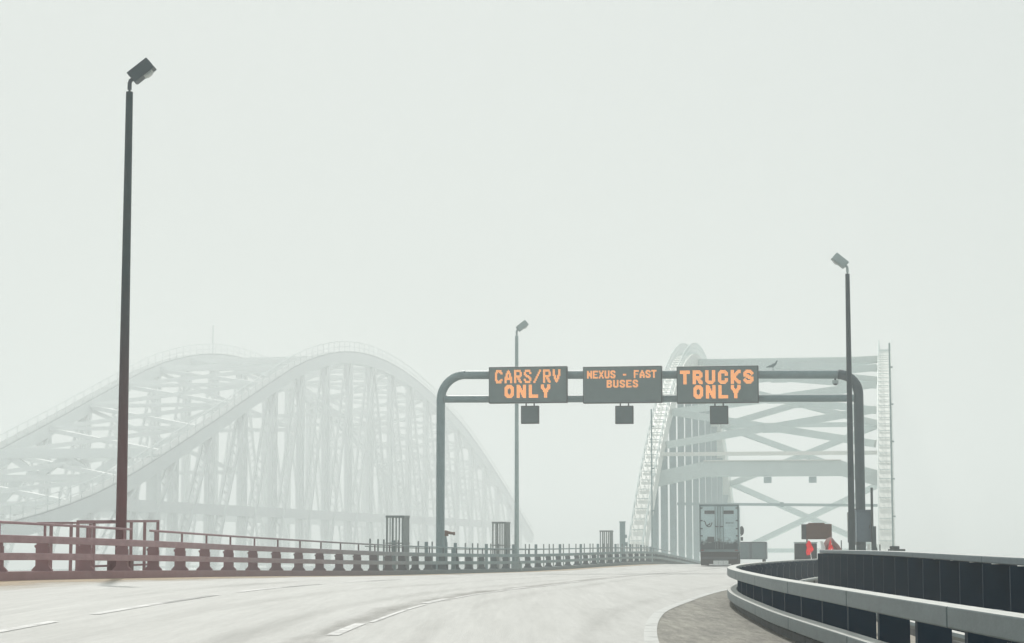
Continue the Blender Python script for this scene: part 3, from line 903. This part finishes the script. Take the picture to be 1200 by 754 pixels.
# outer railing of the walkway: uneven posts beyond the gantry
wr = thing('walkway_railing', (0, 0, 0), 0, 'grey picket posts of the outer walkway railing behind the left guardrail', 'railing')
def outer(y): 
    a = LEFT.at(y); return Vector((a[0] - 1.3, y + 0.25, a[2]))
b = MB(); b.tube([outer(92 + 2.0 * i) + Vector((0, 0, 1.24)) for i in range(50)], 0.025, 6); b.build('rail', M['cage'], wr)
pmesh = MB().bar((0, 0, 0), (0, 0, 1.58), 0.075, 0.075).mesh('picket', M['cage'])
pwide = MB().bar((0, 0, 0), (0, 0, 1.56), 0.17, 0.10).mesh('picket', M['gantry'])
y = 93.0
k = 0
while y < 186:
    o = bpy.data.objects.new('picket', pwide if k % 4 == 3 else pmesh)
    COL.objects.link(o)
    o.parent = wr
    o.location = outer(y)
    y += (1.7, 1.25, 2.1, 1.1, 1.9, 2.3)[k % 6]
    k += 1

# ------------------------------------------------------------------ vehicles
def wheel(parent, x, y, r, w):
    b = MB(); b.tube([(x - w / 2, y, r), (x - w / 2 + .03, y, r), (x + w / 2 - .03, y, r), (x + w / 2, y, r)], r, 20)
    o = b.build('wheel', M['rubber'], parent, smooth=True)
    b = MB(); b.tube([(x - w / 2 - .01, y, r), (x + w / 2 + .01, y, r)], r * 0.55, 14); b.build('rim', M['galv'], o, smooth=True)

TD = 140.8
tr = thing('semi_truck', Vector(((843 - 600) * TD / 2500.0, TD, road_z(13.7, TD) + 0.045)), -0.112, 'large grey box truck seen from behind with dirty rear doors, entering the bridge', 'truck')
hw, H = 1.30, 4.02
b = MB(); b.box((0, 7.0, (H + 1.0) / 2), (2 * hw, 13.9, H - 1.0)); b.build('trailer_box', M['trailer'], tr, bevel=0.03)
fr = MB()
fr.box((0, 0.02, H - 0.06), (2 * hw + .02, 0.12, 0.13))
for s in (-1, 1): fr.box((s * (hw - 0.045), 0.02, (H + .9) / 2), (0.1, 0.12, H - 1.02))
fr.box((0, 0.02, 0.98), (2 * hw + .02, 0.14, 0.16))
fr.build('rear_frame', M['trailer2'], tr, bevel=0.01)
for s in (-1, 1):
    b = MB(); b.box((s * 0.61, 0.0, 2.49), (1.17, 0.06, 2.84)); d_ = b.build('door', M['trailer'], tr, bevel=0.012)
    b = MB(); b.box((s * 0.63, -0.045, 3.50), (0.66, 0.03, 0.22)); b.build('vent', M['logo'], d_)
    for zz in (1.35, 1.95, 2.42, 2.95, 3.78):
        b = MB(); b.box((s * 1.17, -0.045, zz), (0.17, 0.05, 0.07)); b.build('hinge', M['dark'], d_)
    for xx in (0.10, 0.26):
        b = MB(); b.tube([(s * xx, -0.06, 1.1), (s * xx, -0.06, 3.88)], 0.022, 6); b.build('locking_bar', M['trailer2'], d_)
    b = MB(); b.box((s * 0.16, -0.075, 2.56), (0.22, 0.04, 0.06)); b.build('bar_handle', M['dark'], d_)
    b = MB(); b.box((s * 0.78, 0.25, 0.55), (0.7, 0.03, 0.8)); b.build('mud_flap', M['rubber'], tr)
    b = MB(); b.box((s * 1.12, -0.05, 1.0), (0.2, 0.06, 0.09)); b.build('tail_light', M['tarp'], tr)
# bird-like mark and small print on the doors
b = MB()
for pts in ([(-.98, 2.93), (-.93, 2.88), (-.90, 2.78), (-.86, 2.66), (-.78, 2.57), (-.66, 2.54), (-.56, 2.60), (-.50, 2.72), (-.47, 2.83)], [(-.78, 2.57), (-.74, 2.70), (-.66, 2.66), (-.60, 2.80)], [(-.98, 2.93), (-1.03, 2.90)]):
    for i in range(len(pts) - 1):
        b.bar((pts[i][0], -0.036, pts[i][1]), (pts[i + 1][0], -0.036, pts[i + 1][1]), 0.006, 0.065, up=(0, 1, 0)) if False else b.bar((pts[i][0], -0.036, pts[i][1]), (pts[i + 1][0], -0.036, pts[i + 1][1]), 0.06, 0.006, up=(0, -1, 0))
b.build('logo', M['logo'], tr)
b = MB()
for i, w in enumerate((0.10, 0.07, 0.09, 0.06, 0.08)): b.box((0.48 + i * 0.105, -0.034, 2.80), (w, 0.006, 0.085))
for i, w in enumerate((0.05, 0.06, 0.04, 0.06)): b.box((0.60 + i * 0.1, -0.034, 2.6), (w, 0.006, 0.03))
b.build('small_print', M['trailer2'], tr)
b = MB(); b.box((-0.56, -0.036, 1.72), (0.44, 0.01, 0.34)); b.build('placard', M['logo'], tr)
b = MB(); b.box((0, 0.12, 0.5), (2.5, 0.04, 0.8)); b.build('rear_skirt', M['rubber'], tr)
b = MB(); b.box((0, 0.06, 0.5), (2.3, 0.06, 0.14)); b.box((-.75, 0.2, 0.7), (.1, .1, .5)); b.box((.75, 0.2, 0.7), (.1, .1, .5)); b.build('bumper', M['dark'], tr)
for i in range(3):
    b = MB(); b.box((-0.25 + i * 0.335, -0.12, 0.17), (0.325, 0.12, 0.32)); b.build('underride_panel', M['white'], tr, bevel=0.02)
b = MB(); b.box((0.08, -0.02, 0.32), (0.9, 0.06, 0.3)); b.build('panel_bracket', M['dark'], tr)
for yy in (1.3, 2.6, 14.6, 16.9):
    for s in (-1, 1): wheel(tr, s * 1.0, yy, 0.5, 0.5)
b = MB(); b.box((0, 8.0, 0.9), (1.0, 15.5, 0.22)); b.build('chassis', M['dark'], tr)
b = MB(); b.prism([(-1.25, .55), (1.25, .55), (1.25, 2.6), (1.0, 3.5), (-1.0, 3.5), (-1.25, 2.6)], 14.3, 17.6); b.build('cab', M['trailer2'], tr, bevel=0.08)
for s in (-1, 1):
    b = MB(); b.bar((s * 1.25, 15.6, 2.0), (s * 1.40, 15.6, 2.05), 0.05, 0.05); b.bar((s * 1.25, 15.6, 2.6), (s * 1.40, 15.6, 2.6), 0.05, 0.05)
    mk = b.build('mirror_arm', M['dark'], tr)
    b = MB(); b.prism([(s * 1.40 + .17 * math.cos(k * .5236), 2.4 + .34 * math.sin(k * .5236)) for k in range(12)], 15.5, 15.72); b.box((s * 1.40, 15.6, 1.80), (0.18, 0.12, 0.26)); b.build('mirror', M['dark'], mk)

T2 = thing('cargo_trailer', Vector(((879.5 - 600) * 166 / 2500.0, 166, road_z(18.6, 166) + 0.02)), -0.13, 'low grey cargo trailer just right of the large truck', 'trailer')
b = MB(); b.box((0, 2.5, 1.02), (2.5, 5.0, 1.32)); b.build('body', M['trailer2'], T2, bevel=0.05)
for s in (-1, 1):
    b = MB(); b.box((s * 0.6, -0.01, 1.03), (1.12, 0.04, 1.18)); b.build('door', M['trailer2'], T2, bevel=0.01)
    wheel(T2, s * 1.0, 2.6, 0.36, 0.25)
b = MB(); b.box((0, -0.03, 1.68), (2.5, 0.08, 0.06)); b.build('roof_edge', M['dark'], T2)
for xx in (-0.04, 0.05, 1.2):
    b = MB(); b.box((xx, -0.04, 1.03), (0.05, 0.03, 1.2)); b.build('locking_bar', M['dark'], T2)

# roadworks gear on the right shoulder
zr = -0.06
bo = thing('work_sign', local(957, 112, zr), -0.12, 'brown sheet-metal board raised on a frame behind the right guardrail', 'board')
b = MB(); b.box((0.13, 0, 1.96), (1.33, 0.14, 0.80)); b.build('panel', M['brown'], bo, bevel=0.02)
b = MB(); b.box((-0.66, 0.0, 1.955), (0.25, 0.16, 0.79)); b.build('end_box', M['dark'], bo, bevel=0.02)
b = MB(); b.box((0.0, 0.02, 2.39), (0.85, 0.1, 0.06)); b.build('top_strip', M['rusty'], bo)
for xx in (-0.5, 0.6):
    b = MB(); b.bar((xx, 0.12, 0), (xx, 0.12, 2.2), 0.08, 0.08); b.build('leg', M['dark'], bo)
b = MB(); b.box((0.70, -0.078, 1.98), (0.05, 0.02, 0.5)); b.build('strap', M['rusty'], bo)
gb = thing('generator_box', local(944, 110, zr), -0.12, 'dark generator box with pale lid below the brown board', 'generator')
b = MB(); b.box((0, 0.3, 0.80), (1.15, 0.9, 1.1)); b.build('housing', M['dark'], gb, bevel=0.03)
b = MB(); b.box((0, 0.3, 1.385), (1.2, 0.95, 0.06)); b.build('lid', M['lamp_far'], gb)
for s in (-1, 1): wheel(gb, s * 0.5, 0.3, 0.28, 0.16)
tp = thing('tarpaulin_heap', local(972, 108, zr), -0.1, 'red-brown tarpaulin draped over a sloping heap beside the gantry column', 'tarpaulin')
b = MB()
rows = []
random.seed(3)
prof = [(-0.62, 0.0), (-0.5, 0.7), (-0.36, 1.25), (-0.12, 1.58), (0.10, 1.66), (0.28, 1.42), (0.46, 1.22), (0.62, 1.02), (0.78, 0.85), (0.95, 0.0)]
for j in range(6):
    k = 1 - 0.10 * (j - 2) ** 2 / 2
    rows.append([(x + random.uniform(-.03, .03), -0.6 + j * 0.35, z * k + random.uniform(-.03, .03)) for x, z in prof])
n = len(prof)
b.add([p for r_ in rows for p in r_], [(j * n + i, j * n + i + 1, (j + 1) * n + i + 1, (j + 1) * n + i) for j in range(5) for i in range(n - 1)] + [tuple(range(n)), tuple(5 * n + i for i in range(n))])
b.build('cover', M['tarp'], tp, smooth=True)
b = MB(); b.bar((0.62, 0.5, 0.0), (0.62, 0.5, 1.5), 0.05, 0.05); b.build('stake', M['dark'], tp)

def flag(px, d, pole, cloth, label):
    t = thing('warning_flag', local(px, d, zr), 0, label, 'flag', 'red warning flags behind the right guardrail')
    b = MB(); b.tube([(pole[0], 0, pole[1]), (pole[2], 0, pole[3])], 0.022, 6); b.build('staff', M['white'], t)
    b = MB()
    n = len(cloth)
    vs = []
    for i, (x, z) in enumerate(cloth): vs.append((x, 0.06 * math.sin(i * 2.1), z))
    c = (sum(v[0] for v in vs) / n, -0.10, sum(v[2] for v in vs) / n)
    vs.append(c)
    b.add(vs, [(i, (i + 1) % n, n) for i in range(n)])
    o = b.build('cloth', M['red'], t)
flag(950, 106, (0.10, 0.0, -0.03, 1.0), [(-.10, 1.50), (0.0, 1.42), (.06, 1.22), (.15, 1.05), (.06, .92), (-.06, .78), (-.20, .74), (-.24, .92), (-.20, 1.12), (-.24, 1.28)], 'larger crumpled red flag in front of the dark generator box')
flag(973, 104.5, (0.10, 0.0, 0.06, 1.35), [(0.0, 1.56), (.07, 1.38), (.10, 1.2), (.16, 1.06), (.02, 1.02), (-.12, 1.0), (-.10, 1.18), (-.05, 1.36)], 'smaller triangular red flag against the red-brown tarpaulin')
f2 = bpy.data.objects[-1] if False else None
b = MB(); b.bar((0.14, 0, 1.4), (-0.1, 0.0, 0.8), 0.03, 0.03)
wp = thing('sandbag_stand', local(963.5, 105, zr), 0, 'lumpy white stand between the two red flags', 'stand')
b = MB(); b.bar((0, 0, 0), (0, 0, 1.1), 0.16, 0.1); b.build('post', M['white'], wp)
b = MB(); b.tube([(0.0, 0, 0.78), (0.02, 0, 0.95), (0.05, 0, 1.12), (0.0, 0, 1.32), (-.05, 0, 1.45)], 0.15, 10, 0.06); b.build('bag', M['white'], wp, smooth=True)
b = MB(); b.tube([(0.0, 0, 0.55), (0.1, 0, 0.62), (0.18, 0, 0.6)], 0.10, 10, 0.06); b.build('bag', M['white'], wp, smooth=True)

# ------------------------------------------------------------------ arch bridge (right)
BRZ = -math.atan(0.18)
NW, NL = 18.9, 113.0
nb = thing('arch_bridge', (25.53, 225.2, -0.52), BRZ, 'pale green steel arch bridge with plate hangers that the truck is entering', 'bridge')
nb.scale = (1.45, 1.45, 1.45)
def rib_z(y):
    t = max(0.0, min(1.0, (y - 5.0) / (NL - 10.0)))
    return -1.5 + 20.9 * (1 - abs(2 * t - 1) ** 1.95)
def dz_new(y): return -1.5 - max(0, y - 25) * 0.02
nodes = [20 + 7.45 * i for i in range(-2, 12)]
for s in (-1, 1):
    x = s * NW / 2
    ys = [4.0 + i * (NL - 8.0) / 90 for i in range(91)]
    b = MB()
    P = [Vector((x, yy, rib_z(yy))) for yy in ys]
    vs, fs = [], []
    for i, p in enumerate(P):
        t = (P[min(i + 1, 90)] - P[max(i - 1, 0)]).normalized()
        n = Vector((0, -t.z, t.y))
        for a, c in ((-0.62, -0.75), (0.62, -0.75), (0.62, 0.75), (-0.62, 0.75)): vs.append(p + Vector((a, 0, 0)) + n * c)
    for i in range(90):
        for j in range(4): fs.append((i * 4 + j, i * 4 + (j + 1) % 4, i * 4 + 4 + (j + 1) % 4, i * 4 + 4 + j))
    fs += [(0, 1, 2, 3), (360, 363, 362, 361)]
    b.add(vs, fs)
    b.build('arch_rib', M['new_pale'], nb)
    # stepped catwalk with handrails on the rib
    for sd_ in (-1, 1):
        b = MB()
        hp = []
        for i in range(0, 91):
            t = (P[min(i + 1, 90)] - P[max(i - 1, 0)]).normalized()
            n = Vector((0, -t.z, t.y))
            q = P[i] + Vector((sd_ * 0.55, 0, 0)) + n * 0.75
            hp.append(q + Vector((0, 0, 1.05)))
            b.bar(q, q + Vector((0, 0, 1.05)), 0.06, 0.06)
        b.tube(hp, 0.035, 5)
        b.tube([h - Vector((0, 0, 0.5)) for h in hp], 0.025, 5)
        b.build('handrail', M['new'], nb)
    b = MB()
    for i in range(0, 90):
        q = (P[i] + P[i + 1]) / 2
        t = (P[i + 1] - P[i]).normalized()
        n = Vector((0, -t.z, t.y))
        b.bar(q + n * 0.85 + Vector((-.54, 0, 0)), q + n * 0.85 + Vector((.54, 0, 0)), 0.10, 0.06)
    b.build('catwalk_steps', M['new'], nb)['kind'] = 'stuff'
    # hangers
    for yy in nodes:
        zt, zb_ = rib_z(yy) - 0.5, dz_new(yy) - 0.2
        if zt - zb_ < 3: continue
        b = MB()
        w = 0.48
        prof = [(-w - .25, zb_), (w + .25, zb_), (w / 2 + .12, zb_ + 1.5), (w / 2, zb_ + 2.6), (w / 2, zt - 1.0), (w / 2 + .2, zt), (-w / 2 - .2, zt), (-w / 2, zt - 1.0), (-w / 2, zb_ + 2.6), (-w / 2 - .12, zb_ + 1.5)]
        b.prism(prof, -0.24, 0.24)
        b.box((-w / 2 - 0.02, 0, (zt + zb_) / 2 + .5), (0.05, 0.62, zt - zb_ - 4)); b.box((w / 2 + 0.02, 0, (zt + zb_) / 2 + .5), (0.05, 0.62, zt - zb_ - 4))
        b.build('hanger', M['new_dark'], nb, loc=(x, yy, 0))
    # edge girder
    b = MB()
    for i in range(30):
        y0, y1 = i * NL / 30, (i + 1) * NL / 30
        b.bar((x, y0, dz_new(y0) - 0.6), (x, y1, dz_new(y1) - 0.6), 0.9, 1.3)
    b.build('edge_girder', M['new'], nb)
    b = MB()
    for i in range(30):
        y0, y1 = i * NL / 30, (i + 1) * NL / 30
        b.bar((x - s * 1.1, y0, dz_new(y0) + 0.5), (x - s * 1.1, y1, dz_new(y1) + 0.5), 0.2, 1.0)
    b.build('parapet', M['new'], nb)
b = MB()
for i in range(30):
    y0, y1 = i * NL / 30, (i + 1) * NL / 30
    b.bar((0, y0, dz_new(y0) - 0.75), (0, y1, dz_new(y1) - 0.75), NW - 1.0, 0.5)
b.build('deck', M['new'], nb)
# rib-plane bracing
h2 = NW / 2 - 0.8
bn = [21.5]
while bn[-1] < 98:
    yy = bn[-1]
    sl = (rib_z(yy + 0.5) - rib_z(yy - 0.5))
    bn.append(yy + (7.2 if yy < 40 else 13.5) / math.hypot(1, sl))
for i, yy in enumerate(bn):
    if yy > 50 and i % 2 == 0:
        b = MB(); b.bar((-h2, yy, rib_z(yy)), (h2, yy, rib_z(yy)), 0.6, 0.5); b.build('strut', M['new'], nb)
    if i + 1 < len(bn):
        y1 = bn[i + 1]
        for s in (-1, 1):
            b = MB(); b.bar((-s * h2, yy + .2, rib_z(yy) + 0.02 * s), (s * h2, y1 - .2, rib_z(y1) + 0.02 * s), 0.5, 0.62); b.build('diagonal_brace', M['new'], nb)
        ym = (yy + y1) / 2
        b = MB(); b.box((0, ym, (rib_z(yy) + rib_z(y1)) / 2 - .05), (1.5, 0.9, 0.78)); b.build('gusset', M['new'], nb)
# portal with haunched ends and two signal boxes
yy = 19.4
z0 = 7.45
b = MB()
b.prism([(-9.1, z0 - 1.4), (-5.3, z0 - 0.62), (5.9, z0 - 0.62), (9.1, z0 - 1.55), (9.1, z0 - 0.25), (5.9, z0 + 0.62), (-5.3, z0 + 0.62), (-9.1, z0 - 0.15)], yy - 0.35, yy + 0.35)
b.build('portal_beam', M['new'], nb)
b = MB(); b.bar((-5.3, yy, z0 + 0.675), (5.9, yy, z0 + 0.675), 1.0, 0.09); b.build('portal_flange', M['new_pale'], nb)  # paler plate painted as the beam's sunlit top edge
b = MB(); b.bar((-9.1, yy + 1.0, z0 + 1.3), (9.1, yy + 1.0, z0 + 1.3), 0.7, 0.3); b.build('strut', M['new_pale'], nb)
for xx in (-0.05, 3.6):
    b = MB(); b.box((xx, yy - 0.5, z0 - 0.92), (0.62, 0.3, 0.5)); b.build('signal_box', M['new_dark'], nb)
b = MB(); b.bar((-9, 34, 4.9), (9, 34, 4.7), 0.25, 0.24); b.box((0.3, 34, 4.8), (0.3, 0.4, 0.42)); b.build('cable_tray', M['new_dark'], nb)
# vertical masts by the bridge entrance
def mast(name, px, d, z0, z1, r, label, m, cl):
    t = thing(name, local(px, d, z0), 0, label, 'mast', 'thin conduit masts by the arch bridge')
    b = MB(); b.tube([(0, 0, 0), (0, 0, z1 - z0)], r, 8); b.build('pipe', m, t, smooth=True)
    k = 1.2
    while k < z1 - z0 - 0.5:
        b = MB(); b.box((0.07, 0, k), (0.26, 0.14, 0.10)); b.build('clamp', m, t)
        k += cl
    return t
mast('conduit_mast', 1046.5, 148, -0.6, 15.3, 0.06, 'tall thin conduit mast right of the arch bridge', M['pole_mid'], 2.6)
mast('conduit_mast', 764.3, 172, -0.6, 12.2, 0.06, 'thin pale conduit mast in front of the left arch foot', M['new_dark'], 3.4)
sc = thing('steel_column', local(729.5, 166, -0.6), 0, 'short pale steel column left of the arch bridge foot', 'column')
b = MB(); b.bar((0, 0, 0), (0, 0, 3.6), 0.42, 0.42); b.build('shaft', M['new_dark'], sc)
b = MB(); b.box((0.0, 0, 3.62), (0.5, 0.5, 0.08)); b.build('cap', M['new_dark'], sc)
b = MB(); b.box((0.3, 0, 1.9), (0.18, 0.2, 0.3)); b.box((0.28, 0, 2.5), (0.14, 0.2, 0.25)); b.build('bracket', M['new_dark'], sc)

# ------------------------------------------------------------------ truss bridge (left)
OW, OL = 14.7, 196.0
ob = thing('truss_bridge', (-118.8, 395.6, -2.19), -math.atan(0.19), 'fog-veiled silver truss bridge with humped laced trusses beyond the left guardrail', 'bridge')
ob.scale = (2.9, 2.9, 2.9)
TC = Curve([(0, 0, 1.6), (0, 12, 3.2), (0, 22, 5.1), (0, 42, 10.4), (0, 58, 14.9), (0, 71, 18.3), (0, 86, 20.6), (0, 101, 21.1), (0, 117, 20.1), (0, 140, 16.9), (0, 156, 13.4), (0, 174, 8.6), (0, 196, 2.2)])
def tz(y): return TC.at(max(0, min(OL, y)))[2]
NP = 22
pn = [OL * i / NP for i in range(NP + 1)]
def laced(b, a, c, w, leg, side):
    """two legs joined by zigzag lacing bars, between points a and c in a truss plane"""
    a, c = Vector(a), Vector(c)
    t = (c - a)
    L = t.length
    t.normalize()
    q = Vector((1, 0, 0)) if side == 'x' else Vector((0, 1, 0))
    q = (q - t * q.dot(t)).normalized()
    o = t.cross(q)
    for s in (-1, 1):
        b.bar(a + q * s * w / 2, c + q * s * w / 2, leg, leg * 1.4)
    n = max(2, int(L / (w * 1.1)))
    for i in range(n):
        s = 1 if i % 2 else -1
        p0, p1 = a + t * (L * i / n), a + t * (L * (i + 1) / n)
        b.bar(p0 + q * s * w / 2, p1 - q * s * w / 2, 0.12, 0.06)
        b.bar(p0 - q * s * w / 2, p1 + q * s * w / 2, 0.12, 0.06)
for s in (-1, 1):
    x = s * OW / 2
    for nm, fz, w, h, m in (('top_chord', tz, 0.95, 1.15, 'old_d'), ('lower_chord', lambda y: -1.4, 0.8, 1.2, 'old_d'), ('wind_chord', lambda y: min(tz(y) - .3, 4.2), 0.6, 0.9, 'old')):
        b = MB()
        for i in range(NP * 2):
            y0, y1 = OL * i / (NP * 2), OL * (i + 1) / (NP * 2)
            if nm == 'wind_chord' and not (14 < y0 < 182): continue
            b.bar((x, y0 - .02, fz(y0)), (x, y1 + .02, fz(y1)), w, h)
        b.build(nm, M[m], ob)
    b = MB()
    for i in range(NP * 2):
        y0, y1 = OL * i / (NP * 2), OL * (i + 1) / (NP * 2)
        b.bar((x, y0 - .02, tz(y0) + 0.64), (x, y1 + .02, tz(y1) + 0.64), 1.05, 0.1)
    b.build('dulled_walkway', M['dull_top'], ob)  # darker walkway strip added to dull the sunlit chord tops
    b = MB()
    hp = []
    n = 98
    for i in range(n + 1):
        yy = OL * i / n
        q = Vector((x + 0.3, yy, tz(yy) + 0.55))
        b.bar(q, q + Vector((0, 0, 1.15)), 0.07, 0.07)
        hp.append(q + Vector((0, 0, 1.15)))
    b.tube(hp, 0.045, 5)
    b.tube([h - Vector((0, 0, .55)) for h in hp], 0.03, 5)
    b.build('handrail', M['old_d'], ob)
    for i in range(1, NP):
        yy = pn[i]
        if tz(yy) < 3.5: continue
        b = MB()
        laced(b, (x, yy, -1.0), (x, yy, tz(yy) - 0.3), 1.3, 0.34, 'y')
        b.bar((x + .0, yy, -1.0), (x, yy, 0.9), 0.6, 1.2)
        b.build('vertical', M['old'], ob)
        if i + 1 < NP:
            y1 = pn[i + 1]
            up = i < NP // 2
            b = MB()
            p0 = (x, yy + .3, -0.8) if up else (x, yy + .3, tz(yy) - .6)
            p1 = (x, y1 - .3, tz(y1) - .6) if up else (x, y1 - .3, -0.8)
            laced(b, p0, p1, 0.7, 0.2, 'x')
            b.build('diagonal', M['old'], ob)
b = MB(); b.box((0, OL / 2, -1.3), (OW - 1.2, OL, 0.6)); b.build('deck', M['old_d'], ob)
ho = OW / 2 - 0.5
for i in range(2, NP - 1):
    yy = pn[i]
    z = tz(yy)
    b = MB()
    laced(b, (-ho, yy, z), (ho, yy, z), 0.8, 0.2, 'y')
    b.build('strut', M['old'], ob)
    if i + 1 < NP - 1:
        y1 = pn[i + 1]
        for s in (-1, 1):
            b = MB(); b.bar((-s * ho, yy, tz(yy) + .1 * s), (s * ho, y1, tz(y1) + .1 * s), 0.42, 0.35); b.build('lateral_brace', M['old'], ob)
    if z > 9 and i % 2 == 0:
        b = MB()
        zl = max(6.2, z - 6)
        laced(b, (-ho, yy + .3, zl), (ho, yy + .3, zl), 0.8, 0.22, 'y')
        for s in (-1, 1):
            b.bar((-s * ho, yy + .3 + .1 * s, zl), (s * ho, yy + .3 + .1 * s, z - .4), 0.3, 0.35)
        b.build('sway_frame', M['old'], ob)
# portal
yy = 31.5
b = MB(); b.bar((-ho, yy, 8.4), (ho, yy, 8.4), 0.7, 0.75); b.build('portal_beam', M['old_d'], ob)
b = MB(); b.bar((-ho, yy, 6.45), (ho, yy, 6.45), 0.6, 0.6); b.build('portal_beam', M['old_d'], ob)
b = MB()
for k in range(6):
    xa = -ho + k * 2 * ho / 6
    xb = xa + 2 * ho / 6
    b.bar((xa, yy, 8.1 if k % 2 else 6.7), (xb, yy, 6.7 if k % 2 else 8.1), 0.4, 0.55)
b.build('portal_bracing', M['old_d'], ob)
for s in (-1, 1):
    b = MB(); b.bar((s * ho, yy, 3.4), (s * (ho - 3.0), yy, 6.4), 0.45, 0.75); b.build('knee_brace', M['old_d'], ob)
    b = MB(); b.bar((s * (ho + .4), yy, -1), (s * (ho + .4), yy, 8.3), 0.9, 0.9); b.build('portal_post', M['old_d'], ob)
b = MB(); b.tube([(-OW / 2, 88, 20.5), (-OW / 2, 88, 24.5)], 0.09, 6); b.build('mast', M['old_d'], ob)

# ------------------------------------------------------------------ fog
hz = bpy.data.materials.new('fog_air')
hz.use_nodes = True
nt = hz.node_tree
for n_ in list(nt.nodes):
    if n_.type != 'OUTPUT_MATERIAL': nt.nodes.remove(n_)
pv = nt.nodes.new('ShaderNodeVolumePrincipled')
pv.inputs['Color'].default_value = (0.965, 0.995, 0.995, 1)
pv.inputs['Density'].default_value = 0.0016
pv.inputs['Anisotropy'].default_value = 0.3
nt.links.new(pv.outputs[0], nt.nodes['Material Output'].inputs['Volume'])
b = MB(); b.box((0, 3200, 25.5), (8100, 7700, 109)); o = b.build('haze', hz)
o['kind'] = 'stuff'
